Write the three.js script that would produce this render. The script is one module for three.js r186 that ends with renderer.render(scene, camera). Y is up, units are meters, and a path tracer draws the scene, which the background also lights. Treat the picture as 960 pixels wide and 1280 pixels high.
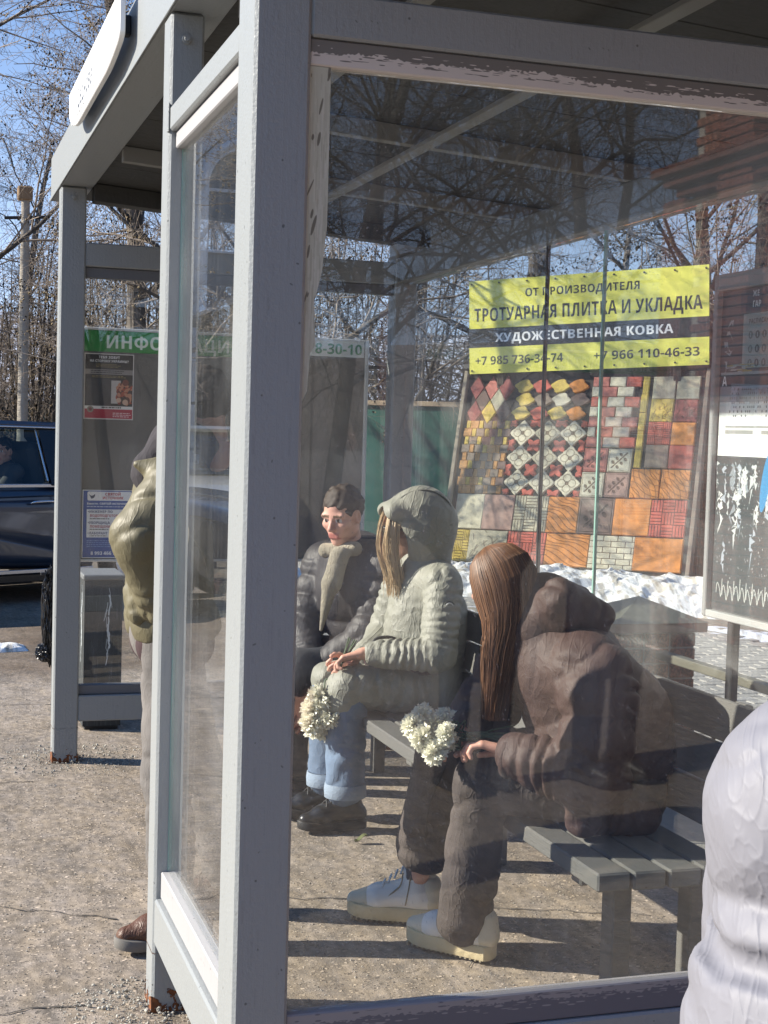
import * as THREE from 'three';
import { mergeGeometries, toCreasedNormals } from 'three/addons/utils/BufferGeometryUtils.js';
import { ImprovedNoise } from 'three/addons/math/ImprovedNoise.js';

// ---------------------------------------------------------------- camera, sky, sun, exposure
const scene = new THREE.Scene();
const camera = new THREE.PerspectiveCamera(38.51, 768 / 1024, 0.05, 900);
{
  const yaw = 0.3107, pitch = 0.0548, roll = 0.0284;
  const F = new THREE.Vector3(Math.sin(yaw) * Math.cos(pitch), -Math.sin(pitch), -Math.cos(yaw) * Math.cos(pitch));
  const R = new THREE.Vector3(Math.cos(yaw), 0, Math.sin(yaw)), U = new THREE.Vector3().crossVectors(R, F);
  const c = Math.cos(roll), s = Math.sin(roll);
  const R2 = R.clone().multiplyScalar(c).addScaledVector(U, s), U2 = U.clone().multiplyScalar(c).addScaledVector(R, -s);
  camera.position.set(0, 1.55, 0);
  camera.quaternion.setFromRotationMatrix(new THREE.Matrix4().makeBasis(R2, U2, F.clone().negate()));
}
const renderer = new THREE.WebGLRenderer({ antialias: true });
renderer.setSize(768, 1024);
renderer.toneMapping = THREE.LinearToneMapping;
renderer.toneMappingExposure = 2.02;
renderer.shadowMap.enabled = true;

const SUN_EL = 28 * Math.PI / 180;
const SUN = new THREE.Vector3(-Math.cos(0.3107) * Math.cos(SUN_EL), Math.sin(SUN_EL), -Math.sin(0.3107) * Math.cos(SUN_EL));
const sun = new THREE.DirectionalLight(new THREE.Color(1, 0.925, 0.80), 5);
sun.position.copy(SUN).multiplyScalar(60).add(new THREE.Vector3(2, 0, -6));
sun.target.position.set(2, 0, -6); scene.add(sun, sun.target);
sun.castShadow = true; sun.shadow.mapSize.set(4096, 4096);
Object.assign(sun.shadow.camera, { left: -30, right: 30, top: 30, bottom: -30, near: 1, far: 150 });
{ // the computed sky: clear early-spring blue, paler toward the horizon
  const W = 512, H = 256, d = new Float32Array(W * H * 4);
  for (let j = 0; j < H; j++) for (let i = 0; i < W; i++) {
    const v = (j + .5) / H, el = (v - .5) * Math.PI, az = (i + .5) / W * 2 * Math.PI;
    const e = Math.max(0, Math.sin(el)), t = Math.pow(1 - e, 5), k = (j * W + i) * 4;
    const mix = (a, b, q) => a + (b - a) * q, th = (az - Math.PI), ce = Math.cos(el), cs = SUN.x * Math.cos(th) * ce + SUN.y * Math.sin(el) + SUN.z * Math.sin(th) * ce; // three: u = atan2(z, x) / 2 pi + 0.5
    const near = .74 + .75 * Math.pow((1 + cs) / 2, 3);
    let r = mix(.042, .55, t) * near, g = mix(.13, .70, t) * near, b = mix(.33, .92, t) * near;
    if (el < 0) { r = .10; g = .095; b = .085; }
    d[k] = r; d[k + 1] = g; d[k + 2] = b; d[k + 3] = 1;
  }
  const sky = new THREE.DataTexture(d, W, H, THREE.RGBAFormat, THREE.FloatType);
  sky.mapping = THREE.EquirectangularReflectionMapping; sky.magFilter = sky.minFilter = THREE.LinearFilter; sky.needsUpdate = true;
  scene.background = sky; scene.environment = sky;
}

// ---------------------------------------------------------------- helpers
const rng = s => () => { s = (s + 0x6D2B79F5) | 0; let t = Math.imul(s ^ (s >>> 15), 1 | s); t = (t + Math.imul(t ^ (t >>> 7), 61 | t)) ^ t; return ((t ^ (t >>> 14)) >>> 0) / 4294967296; };
const V = (x, y, z) => new THREE.Vector3(x, y, z);
const lerp = (a, b, t) => a + (b - a) * t, clamp = (x, a = 0, b = 1) => Math.min(b, Math.max(a, x)), sstep = (a, b, x) => { const t = clamp((x - a) / (b - a)); return t * t * (3 - 2 * t); };
const IN = new ImprovedNoise(), N3 = (x, y, z) => IN.noise(x + 37.3, y + 71.9, z + 13.7);
const fbm = (x, y, z, o = 4) => { let s = 0, a = .5; for (let i = 0; i < o; i++) { s += a * N3(x, y, z); x *= 2.03; y *= 2.03; z *= 2.03; a *= .5; } return s; };
const used = {};
const numbered = n => { const k = used[n] = (used[n] ?? -1) + 1; return k ? `${n}_${String(k).padStart(3, '0')}` : n; };
function tag(o, label, category, group) { o.userData.label = label; o.userData.category = category; if (group) o.userData.group = group; return o; }
function thing(name, label, category, [x, y, z] = [0, 0, 0], group) {
  const o = new THREE.Group(); o.name = numbered(name); o.position.set(x, y, z); scene.add(o);
  return tag(o, label, category, group);
}
function part(parent, name, geo, m, label) {           // geometry given in the parent's own axes
  const o = new THREE.Mesh(geo, m); o.name = name; if (label) o.userData.label = label; parent.add(o); return o;
}
function wpart(parent, name, geo, m, label) {           // geometry given in world axes, parent a top-level group that is only translated
  const p = parent.parent === scene ? parent.position : parent.parent.position; geo.translate(-p.x, -p.y, -p.z);
  return part(parent, name, geo, m, label);
}
function struct(name, geo, m) { const o = new THREE.Mesh(geo, m); o.name = name; o.userData.kind = 'structure'; scene.add(o); return o; }
const stuff = o => { o.userData.kind = 'stuff'; return o; };

function uvBox(g, k = 1) {                              // uv in metres by the main direction of the normal
  const p = g.attributes.position, n = g.attributes.normal, uv = new Float32Array(p.count * 2);
  for (let i = 0; i < p.count; i++) {
    const ax = Math.abs(n.getX(i)), ay = Math.abs(n.getY(i)), az = Math.abs(n.getZ(i)), x = p.getX(i), y = p.getY(i), z = p.getZ(i);
    const [u, v] = ax > ay && ax > az ? [z + x * .3, y] : az > ay ? [x + z * .3, y] : [x, z];
    uv[2 * i] = u * k; uv[2 * i + 1] = v * k;
  }
  g.setAttribute('uv', new THREE.BufferAttribute(uv, 2)); return g;
}
const strip = g => { for (const k of Object.keys(g.attributes)) if (!['position', 'normal', 'uv'].includes(k)) g.deleteAttribute(k); g.clearGroups(); return g; };
const merge = a => mergeGeometries(a.map(g => strip(g.index ? g.toNonIndexed() : g)));
function chamferBox(w, h, d, r) {                       // flat faces, chamfered edges and corners
  const H = [w / 2, h / 2, d / 2], pos = [], nor = [], idx = [];
  const P = (s, k) => s.map((q, i) => q * (H[i] - (i === k ? 0 : r)));      // the corner s on the face of axis k
  const put = pts => { const a = V(...pts[0]), n = V(...pts[1]).sub(a).cross(V(...pts[2]).sub(a)).normalize(), c = pts.reduce((m, p) => m.add(V(...p)), V(0, 0, 0)), b = pos.length / 3; const flip = n.dot(c) < 0; if (flip) { n.negate(); pts.reverse(); } for (const p of pts) { pos.push(...p); nor.push(n.x, n.y, n.z); } for (let i = 2; i < pts.length; i++) idx.push(b, b + i - 1, b + i); };
  for (let k = 0; k < 3; k++) { const u = (k + 1) % 3, v = (k + 2) % 3; for (const s of [-1, 1]) { put([[-1, -1], [1, -1], [1, 1], [-1, 1]].map(([a, b]) => { const q = [0, 0, 0]; q[k] = s; q[u] = a; q[v] = b; return P(q, k); })); }
    for (const a of [-1, 1]) for (const b of [-1, 1]) { const c = t => { const q = [0, 0, 0]; q[k] = t; q[u] = a; q[v] = b; return q; }; put([P(c(-1), u), P(c(1), u), P(c(1), v), P(c(-1), v)]); } }
  for (const a of [-1, 1]) for (const b of [-1, 1]) for (const c of [-1, 1]) put([P([a, b, c], 0), P([a, b, c], 1), P([a, b, c], 2)]);
  const g = new THREE.BufferGeometry(); g.setAttribute('position', new THREE.Float32BufferAttribute(pos, 3)); g.setAttribute('normal', new THREE.Float32BufferAttribute(nor, 3)); g.setAttribute('uv', new THREE.Float32BufferAttribute(new Float32Array(pos.length / 3 * 2), 2)); g.setIndex(idx); return g;
}
function bx(x0, x1, y0, y1, z0, z1, r = .004) {
  const w = Math.abs(x1 - x0), h = Math.abs(y1 - y0), d = Math.abs(z1 - z0);
  r = Math.min(r, w * .45, h * .45, d * .45);
  const g = r > .0005 ? chamferBox(w, h, d, r) : strip(new THREE.BoxGeometry(w, h, d));
  g.translate((x0 + x1) / 2, (y0 + y1) / 2, (z0 + z1) / 2); return uvBox(g);
}
function obox(w, h, d, m4, r = .004) { const g = bx(-w / 2, w / 2, -h / 2, h / 2, -d / 2, d / 2, r); return g.applyMatrix4(m4); }
const frame = (o, x, y, z) => new THREE.Matrix4().makeBasis(x, y, z).setPosition(o);
function rod(a, b, ra, rb = ra, n = 8) {
  const d = b.clone().sub(a), L = d.length(), g = new THREE.CylinderGeometry(rb, ra, L, n, 1);
  g.applyQuaternion(new THREE.Quaternion().setFromUnitVectors(V(0, 1, 0), d.divideScalar(L))); g.translate((a.x + b.x) / 2, (a.y + b.y) / 2, (a.z + b.z) / 2); return strip(g);
}
function tube(pts, r, n = 6, seg) { return strip(new THREE.TubeGeometry(new THREE.CatmullRomCurve3(pts), seg || pts.length * 4, r, n)); }

// ---------------------------------------------------------------- textures
function canvas(w, h, f) { const c = document.createElement('canvas'); c.width = w; c.height = h; f(c.getContext('2d'), w, h); return c; }
function ctex(w, h, f, o = {}) {
  const t = new THREE.CanvasTexture(canvas(w, h, f)); t.colorSpace = o.data ? THREE.NoColorSpace : THREE.SRGBColorSpace;
  t.wrapS = t.wrapT = o.clamp ? THREE.ClampToEdgeWrapping : THREE.RepeatWrapping; if (o.rep) t.repeat.set(...o.rep); return t;
}
function dtex(w, h, f, o = {}) {                       // f(u, v) -> [r, g, b] 0..1
  const d = new Uint8Array(w * h * 4);
  for (let j = 0; j < h; j++) for (let i = 0; i < w; i++) { const c = f(i / w, j / h, i, j), k = (j * w + i) * 4; for (let q = 0; q < 3; q++) d[k + q] = clamp(c[q]) * 255; d[k + 3] = 255; }
  const t = new THREE.DataTexture(d, w, h, THREE.RGBAFormat); t.magFilter = t.minFilter = THREE.LinearFilter;
  t.colorSpace = o.srgb ? THREE.SRGBColorSpace : THREE.NoColorSpace; t.wrapS = t.wrapT = THREE.RepeatWrapping; if (o.rep) t.repeat.set(...o.rep); t.needsUpdate = true; return t;
}
// tileable noise: noise on a torus
const tnoise = (u, v, f, s = 0) => { const a = u * 2 * Math.PI, b = v * 2 * Math.PI, R = f / 6.283; return .5 + .7 * (N3(Math.cos(a) * R + s, Math.sin(a) * R, Math.cos(b) * R) + N3(Math.sin(b) * R + 5 + s, Math.cos(a) * R + 9, Math.sin(a) * R)); };
const grainTex = dtex(256, 256, (() => { const r = rng(5); return (u, v) => { const q = .5 + (r() - .5) * .5 + (tnoise(u, v, 12) - .5) * .5; return [q, q, q]; }; })());
const softTex = dtex(256, 256, (u, v) => { const q = tnoise(u, v, 9) * .6 + tnoise(u, v, 25, 3) * .4; return [q, q, q]; });
const rp = (t, x, y = x) => { const c = t.clone(); c.repeat.set(x, y); c.needsUpdate = true; return c; };
function mat(c, rough = .7, o = {}) { return new THREE.MeshStandardMaterial({ color: Array.isArray(c) ? new THREE.Color(...c) : new THREE.Color(c), roughness: rough, ...o }); }
const paintMap = ctex(512, 2048, (g, w, h) => {        // grey enamel, 0.5 m by 2 m: runs, chips, rubbed specks
  const r = rng(11); g.fillStyle = '#ffffff'; g.fillRect(0, 0, w, h);
  for (let i = 0; i < 900; i++) { g.fillStyle = `rgba(${r() < .5 ? '120,126,134' : '240,240,240'},${.03 + r() * .05})`; const a = 6 + r() * 60; g.fillRect(r() * w, r() * h, 1 + r() * 5, a); }
  for (let i = 0; i < 120; i++) { g.fillStyle = r() < .6 ? 'rgba(90,88,86,.5)' : 'rgba(225,222,218,.7)'; const x = r() * w, y = r() * h; g.beginPath(); g.ellipse(x, y, .6 + r() * 2.2, .6 + r() * 3.5, r() * 3, 0, 7); g.fill(); }
  for (let i = 0; i < 40; i++) { g.strokeStyle = 'rgba(235,235,232,.45)'; g.lineWidth = .8 + r(); const x = r() * w, y = r() * h; g.beginPath(); g.moveTo(x, y); g.lineTo(x + (r() - .5) * 20, y + (r() - .5) * 34); g.stroke(); }
}, { rep: [2, .5] });
const paintBump = rp(softTex, 14, 14);
const mPaint = mat([.27, .285, .285], .40, { map: paintMap, bumpMap: paintBump, bumpScale: .0006 });
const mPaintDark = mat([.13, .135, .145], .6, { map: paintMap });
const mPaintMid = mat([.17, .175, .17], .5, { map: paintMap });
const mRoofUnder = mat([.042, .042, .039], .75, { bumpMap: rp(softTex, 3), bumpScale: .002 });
const mBatten = mat([.20, .20, .185], .7);
const flake = (seed, top, low, edge) => ctex(1024, 128, (g, w, h) => {
  const r = rng(seed); g.fillStyle = low; g.fillRect(0, 0, w, h); g.fillStyle = top; g.beginPath(); g.moveTo(0, 0);
  for (let x = 0; x <= w; x += 3) g.lineTo(x, h * (edge + .45 * fbm(x * .006, seed, 0, 5) + .12 * (r() - .5))); g.lineTo(w, 0); g.fill();
  for (let i = 0; i < 420; i++) { g.fillStyle = r() < .6 ? top : low; g.beginPath(); g.ellipse(r() * w, h * (edge + (r() - .5) * .5), 1 + r() * 9, .6 + r() * 3, 0, 0, 7); g.fill(); }
}, { clamp: true });
const mFlakeTop = mat([1, 1, 1], .7, { map: flake(3, '#74706a', '#cfc6bd', .50) });
const mFlakeLow = mat([1, 1, 1], .7, { map: flake(8, '#8f8b8c', '#66656c', .30) });
const mBeadCream = mat([1, 1, 1], .8, { map: ctex(64, 1024, (g, w, h) => { const r = rng(21); g.fillStyle = '#bdbba8'; g.fillRect(0, 0, w, h); for (let i = 0; i < 700; i++) { g.fillStyle = `rgba(${r() < .5 ? '150,146,126' : '214,212,200'},${.1 + r() * .25})`; g.fillRect(r() * w, r() * h, 1 + r() * 3, 4 + r() * 60); } for (let i = 0; i < 26; i++) { g.fillStyle = 'rgba(95,90,78,.75)'; g.beginPath(); g.ellipse(r() * w, r() * h, 1 + r() * 3, 2 + r() * 18, r() * .6, 0, 7); g.fill(); } }, { clamp: true }) });
const mBeadWhite = mat([.34, .335, .335], .6, { map: paintMap });
const mDark = mat([.03, .03, .032], .6), mBlackPlastic = mat([.012, .012, .013], .22), mSteel = mat([.45, .45, .46], .35, { metalness: .8 });
const dirt = dtex(1024, 1024, (() => { const r = rng(77); return (u, v, i, j) => { const st = tnoise(u, v * .12, 60, 4), bl = tnoise(u, v, 7, 2); let q = .99 - .022 * sstep(.45, .8, bl) - .010 * sstep(.5, .85, st); if (r() < .0025) q -= .25; return [q, q, q]; }; })());
const glassOpt = { transmission: 1, thickness: 0, roughness: 0, ior: 1.58, transmissionMap: rp(dirt, .6, .6), side: THREE.DoubleSide };
const mGlass = new THREE.MeshPhysicalMaterial({ color: new THREE.Color(.985, .995, .99), ...glassOpt });
const mGlassEdge = mat([.25, .42, .36], .3);
const mCarGlass = new THREE.MeshPhysicalMaterial({ color: new THREE.Color(.74, .80, .78), transmission: 1, thickness: 0, roughness: 0, ior: 1.5, side: THREE.DoubleSide });

// ---------------------------------------------------------------- ground, snow, hill
const asphalt = (() => {
  const S = 1024, r = rng(31), col = new Float32Array(S * S), hue = new Float32Array(S * S);
  for (let j = 0; j < S; j++) for (let i = 0; i < S; i++) { const u = i / S, v = j / S; col[j * S + i] = .50 + .09 * (tnoise(u, v, 22) - .5) + .12 * (tnoise(u, v, 70, 7) - .5) + .13 * (r() - .5); hue[j * S + i] = tnoise(u, v, 40, 2); }
  for (let k = 0; k < 26000; k++) { const x = r() * S | 0, y = r() * S | 0, R = .7 + r() * r() * 3.2, w = r(), a = w < .36 ? -.07 - r() * .09 : w < .9 ? .04 + r() * .11 : .24;
    for (let dy = -Math.ceil(R); dy <= R; dy++) for (let dx = -Math.ceil(R); dx <= R; dx++) if (dx * dx + dy * dy * 1.4 < R * R) { const q = ((y + dy + S) % S) * S + (x + dx + S) % S; col[q] = .5 + a + (r() - .5) * .06; } }
  const mk = (f, srgb) => dtex(S, S, (u, v, i, j) => f(col[j * S + i], hue[j * S + i]), { srgb });
  return { map: mk((c, h) => [c * 1.10 + .01 * h, c * 1.01 + .004, c * (.885 + .04 * (1 - h))], true), bump: mk(c => [c, c, c]) };
})();
{ // one sheet, dense near the shelter, out to the horizon; slow changes of tone are wear and damp dirt
  const xs = [], zs = [], near = (a, lo, hi, st, far) => { for (let q = -far; q < lo - 8; q += 14) a.push(q); for (let q = lo - 8; q < lo; q += 1) a.push(q); for (let q = lo; q < hi; q += st) a.push(q); for (let q = hi; q < hi + 8; q += 1) a.push(q); for (let q = hi + 8; q <= far + 14; q += 14) a.push(q); };
  near(xs, -1.5, 5, .055, 260); near(zs, -12, -1.6, .055, 260);
  const nx = xs.length, nz = zs.length, pos = [], uv = [], col = [], idx = [];
  for (let j = 0; j < nz; j++) for (let i = 0; i < nx; i++) {
    const x = xs[i], z = zs[j]; let y = .012 * fbm(x * .6, 0, z * .6, 3);
    y += x > 1.2 && z > -11 ? 0 : 0;
    pos.push(x, y, z); uv.push(x / 1.9, z / 1.9);
    let t = 1 + .18 * fbm(x * .5, 3, z * .5, 4) + .10 * fbm(x * 2.3, 8, z * 2.3, 3), w = [t, t * .985, t * .965];
    const dirtAmt = sstep(-8.9 + .5 * N3(x * .8, 1, 2), -9.5, z) * sstep(-12.9, -11.6, z) * (1 - sstep(1.6, 2.6, x)); // bare damp earth along the verge
    w = w.map((q, k) => lerp(q, q * [.52, .46, .40][k], dirtAmt * (.6 + .7 * clamp(.5 + fbm(x * 2.4, 4, z * 2.4, 3)))));
    const road = sstep(-12.3, -13.2, z); w = w.map(q => lerp(q, q * .55, road));
    const wet = sstep(.12, .3, fbm(x * 1.1 + 20, 2, z * 1.1, 3)); w = w.map(q => q * lerp(1, .84, wet));
    col.push(w[0] * .86, w[1] * .87, w[2] * .895);
  }
  for (let j = 0; j < nz - 1; j++) for (let i = 0; i < nx - 1; i++) { const a = j * nx + i; idx.push(a, a + nx, a + 1, a + 1, a + nx, a + nx + 1); }
  const g = new THREE.BufferGeometry(); g.setAttribute('position', new THREE.Float32BufferAttribute(pos, 3)); g.setAttribute('uv', new THREE.Float32BufferAttribute(uv, 2)); g.setAttribute('color', new THREE.Float32BufferAttribute(col, 3)); g.setIndex(idx); g.computeVertexNormals();
  struct('ground', g, mat([1, 1, 1], .93, { map: asphalt.map, bumpMap: asphalt.bump, bumpScale: .0065, vertexColors: true }));
}
const groundY = (x, z) => .012 * fbm(x * .6, 0, z * .6, 3);
{ // cracks: dirt-filled grooves as narrow strips of dark filler
  const r = rng(41), lines = [[[-1.5, -8.3], [.75, -8.15]], [[-1.4, -4.72], [.1, -4.8], [.62, -4.55]], [[-1.2, -3.9], [.45, -3.88]], [[.9, -4.75], [2.0, -4.32], [2.3, -4.2]], [[-1.2, -6.2], [.5, -6.4]], [[1.55, -3.9], [1.75, -4.25], [1.7, -4.6]]], gs = [];
  for (const L of lines) {
    const c = new THREE.CatmullRomCurve3(L.map(([x, z]) => V(x, 0, z))), n = 90, pos = [], idx = [];
    for (let i = 0; i <= n; i++) { const p = c.getPoint(i / n), q = N3(p.x * 9, 1, p.z * 9) * .035 + N3(p.x * 30, 4, p.z * 30) * .012, w = (.0018 + .0052 * Math.abs(N3(i * .35, 2, p.x))) ; const y = groundY(p.x, p.z) + .003; pos.push(p.x, y, p.z + q - w, p.x, y, p.z + q + w); if (i < n) idx.push(2 * i, 2 * i + 1, 2 * i + 2, 2 * i + 1, 2 * i + 3, 2 * i + 2); }
    const g = new THREE.BufferGeometry(); g.setAttribute('position', new THREE.Float32BufferAttribute(pos, 3)); g.setIndex(idx); g.computeVertexNormals(); g.setAttribute('uv', new THREE.Float32BufferAttribute(new Float32Array(pos.length / 3 * 2), 2)); gs.push(g);
  }
  struct('ground_cracks', merge(gs), mat([.045, .042, .038], .95));
}
function scatter(name, label, category, geo, m, n, place, seed) {
  const o = new THREE.InstancedMesh(geo, m, n), r = rng(seed), M = new THREE.Matrix4(), c = new THREE.Color();
  for (let i = 0; i < n; i++) { const p = place(r, i); M.compose(p.p, new THREE.Quaternion().setFromEuler(new THREE.Euler(r() * 6, r() * 6, r() * 6)), V(p.s * (.7 + .6 * r()), p.s * (.5 + .5 * r()), p.s * (.7 + .6 * r()))); o.setMatrixAt(i, M); o.setColorAt(i, c.setRGB(...p.c)); }
  o.name = name; scene.add(o); return stuff(tag(o, label, category));
}
const pebble = new THREE.IcosahedronGeometry(1, 0);
const tone = (r, d = .5) => { const q = .16 + r() * r() * d; return [q * 1.02, q * .95, q * .84]; };
scatter('grit', 'fine pale grit and salt grains scattered over the asphalt', 'grit', pebble, mat([1, 1, 1], .9), 26000, r => { const x = -1.3 + r() * 3.7, z = -2.6 - Math.pow(r(), 1.25) * 7.5; return { p: V(x, groundY(x, z) + .001, z), s: .001 + r() * r() * r() * .0042, c: tone(r) }; }, 51);
{ // crumbled concrete heaped round the posts' feet
  const spots = [[.65, -3.84, .22], [.69, -6.8, .34], [2.25, -6.8, .3]];
  scatter('concrete_crumbs', 'whitish crumbled concrete heaped round the post feet', 'rubble', pebble, mat([1, 1, 1], .95), 3600, r => { const s = spots[(r() * 2.2) | 0], a = r() * 6.283, d = Math.pow(r(), .8) * s[2], x = s[0] + Math.cos(a) * d * 1.25, z = s[1] + Math.sin(a) * d; const q = .24 + r() * .26; return { p: V(x, groundY(x, z) + .022 * Math.exp(-Math.pow(d / s[2] * 1.8, 2)) * r(), z), s: .0014 + r() * r() * r() * .0085, c: [q, q * .94, q * .80] }; }, 52);
}
function lumpy(name, label, cat, n, f, m, kind) {         // a heap: f(u, v) -> [x, y, z]
  const pos = [], idx = [], uv = []; const [a, b] = n;
  for (let j = 0; j <= b; j++) for (let i = 0; i <= a; i++) { const p = f(i / a, j / b); pos.push(...p); uv.push(p[0], p[2] + p[1]); }
  for (let j = 0; j < b; j++) for (let i = 0; i < a; i++) { const q = j * (a + 1) + i; idx.push(q, q + a + 1, q + 1, q + 1, q + a + 1, q + a + 2); }
  const g = new THREE.BufferGeometry(); g.setAttribute('position', new THREE.Float32BufferAttribute(pos, 3)); g.setAttribute('uv', new THREE.Float32BufferAttribute(uv, 2)); g.setIndex(idx); g.computeVertexNormals();
  const o = new THREE.Mesh(g, m); o.name = numbered(name); scene.add(o); if (kind) o.userData.kind = kind; else tag(o, label, cat); return o;
}
const mSnow = mat([1, 1, 1], .8, { map: dtex(512, 512, (u, v) => { const d = sstep(.55, .85, tnoise(u, v, 20)) * .55 + sstep(.6, .8, tnoise(u, v, 60, 4)) * .25; return [lerp(.93, .60, d), lerp(.93, .56, d), lerp(.92, .49, d)]; }, { srgb: true, rep: [.7, .7] }), bumpMap: rp(grainTex, 3), bumpScale: .009, side: THREE.DoubleSide });
const mSnowOld = mat([1, 1, 1], .85, { map: dtex(256, 256, (u, v) => { const d = sstep(.5, .8, tnoise(u, v, 14)); return [lerp(.86, .55, d), lerp(.87, .52, d), lerp(.9, .47, d)]; }, { srgb: true, rep: [.8, .8] }), bumpMap: rp(grainTex, 2), bumpScale: .01, side: THREE.DoubleSide });
// the cleared snow bank in front of the tile stand
lumpy('snow_bank', 'long lumpy bank of old snow below the tile display', 'snow bank', [460, 110], (u, v) => {
  const x0 = lerp(3.6, 9.0, u), z0 = lerp(-15.0, -10.4, u), nx = -.65, nz = .76; // along the stand, across toward the camera
  const s = (v - .5) * 1.9, prof = Math.pow(Math.max(0, 1 - Math.pow(Math.abs(v - .5) * 2, 2.2)), .7);
  const lump = .26 * fbm(u * 22, 2, v * 4.5, 3) + .15 * (.5 - Math.abs(N3(u * 30, 5, v * 6))) + .10 * fbm(u * 70, 7, v * 18, 2);
  const y = prof * (.25 + .52 * lump) - .02; return [x0 + nx * s * (1 + .3 * lump) + .06 * N3(u * 40, 9, v * 8), y, z0 + nz * s + .08 * N3(u * 44, 3, v * 9)];
}, mSnow);
lumpy('snow_patch', 'low patch of melting snow behind the iron fence', 'snow patch', [60, 40], (u, v) => { const e = Math.max(0, 1 - Math.pow(Math.hypot(u - .5, v - .5) * 2, 2)); return [lerp(3.75, 5.6, u), e * (.11 + .1 * fbm(u * 6, 3, v * 6, 3)) - .015, lerp(-6.5, -4.2, v)]; }, mSnowOld);
lumpy('snow_strip', 'thin grey strip of thawing snow across the far pavement', 'snow patch', [80, 20], (u, v) => { const e = Math.max(0, 1 - Math.pow(Math.abs(v - .5) * 2, 2)) * Math.min(1, Math.min(u, 1 - u) * 12); return [lerp(2.9, 7.5, u), e * (.06 + .09 * fbm(u * 14, 3, v * 3, 3)) - .012, lerp(-13.2, -9.0, u) + (v - .5) * 1.2]; }, mSnowOld);
lumpy('snowy_slope', '', '', [90, 40], (u, v) => { const x = lerp(-70, 60, u), e = sstep(0, 1, v); return [x, e * (7 + 2.5 * fbm(u * 5, 1, v * 2, 3)) - .1, lerp(-48, -85, v)]; }, mat([1, 1, 1], .9, { map: dtex(256, 256, (u, v) => { const d = sstep(.42, .7, tnoise(u, v, 26)); return [lerp(.8, .30, d), lerp(.82, .26, d), lerp(.86, .22, d)]; }, { srgb: true, rep: [.12, .12] }), side: THREE.DoubleSide }), 'structure');
lumpy('wooded_hill', '', '', [90, 20], (u, v) => { const e = sstep(0, 1, v); const a = u * 6.2832, R = lerp(100, 160, v); return [Math.cos(a) * R, e * (11 + 5 * fbm(Math.cos(a) * 3, 4, Math.sin(a) * 3, 4)) - .1, Math.sin(a) * R]; }, mat([.16, .13, .105], .95, { side: THREE.DoubleSide }), 'structure');
lumpy('ice_chunk', 'small white slab of ice on the bare earth by the car', 'ice', [24, 16], (u, v) => { const e = Math.max(0, 1 - Math.pow(Math.max(Math.abs(u - .5), Math.abs(v - .5)) * 2, 4)); return [lerp(.30, .74, u) + .02 * N3(v * 6, 2, 1), e * (.045 + .03 * fbm(u * 5, 3, v * 4, 3)), lerp(-10.22, -10.0, v) - .1 * u + .02 * N3(u * 7, 4, 1)]; }, mSnow);

// pavement of small setts behind the shelter (laid in running courses; built one by one where they can be told apart)
{
  const t = struct('pavement', bx(2.55, 6.2, -.1, .012, -11.2, -1.5, .002), mat([.30, .285, .255], .9, { bumpMap: rp(grainTex, 2), bumpScale: .01 }));
  const r = rng(61), mats = [[.40, .38, .34], [.34, .32, .285], [.46, .44, .40]].map(c => mat(c, .9, { bumpMap: rp(grainTex, 4), bumpScale: .006 })), gs = [.196, .200].map(w => bx(-w / 2, w / 2, 0, .03, -.048, .048, .006));
  let n = 0; const rest = [];
  for (let j = 0; j < 96; j++) for (let i = 0; i < 14; i++) {
    const x = 3.62 + i * .205 + (j % 2) * .1, z = -4.4 - j * .1035; if (x > 6.1) continue;
    const nearEnough = z > -8.2 && x < 5.7 && x > 3.75;
    if (nearEnough && n < 290) { const o = part(t, 'paving_stone', gs[i % 2], mats[(r() * 3) | 0]); o.position.set(x, .006 + r() * .005, z); o.rotation.set((r() - .5) * .02, (r() - .5) * .03, (r() - .5) * .02); n++; }
    else { const g = gs[0].clone(); g.translate(x, .006 + r() * .005, z); rest.push(g); }
  }
  stuff(part(t, 'paving_stones', merge(rest), mats[0]));
}

// ---------------------------------------------------------------- the bus shelter
const XF = .61, ZA = -2.79, ZB = -3.786, ZC = -6.729, W = .1126, XD = 2.185;
const rust = (() => { const c = canvas(512, 256, (g, w, h) => { const r = rng(91); const im = g.createImageData(w, h); for (let y = 0; y < h; y++) for (let x = 0; x < w; x++) { const v = 1 - y / h, n = fbm(x * .02, y * .02, 3, 5), a = v < .30 + n * .75 - .12 ? 1 : 0, q = .5 + .5 * N3(x * .05, y * .05, 9), k = (y * w + x) * 4; im.data[k] = lerp(74, 150, q); im.data[k + 1] = lerp(46, 92, q); im.data[k + 2] = lerp(30, 52, q); im.data[k + 3] = a * 255; } g.putImageData(im, 0, 0); });
  const t = new THREE.CanvasTexture(c); t.colorSpace = THREE.SRGBColorSpace; t.wrapS = THREE.RepeatWrapping; t.wrapT = THREE.ClampToEdgeWrapping; t.repeat.set(3, 6); return mat([1, 1, 1], .95, { map: t, alphaTest: .5 }); })();
const shelter = thing('bus_shelter', 'grey painted steel bus shelter with glass walls and a flat canopy', 'bus shelter', [XF, 0, ZA]);
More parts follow.
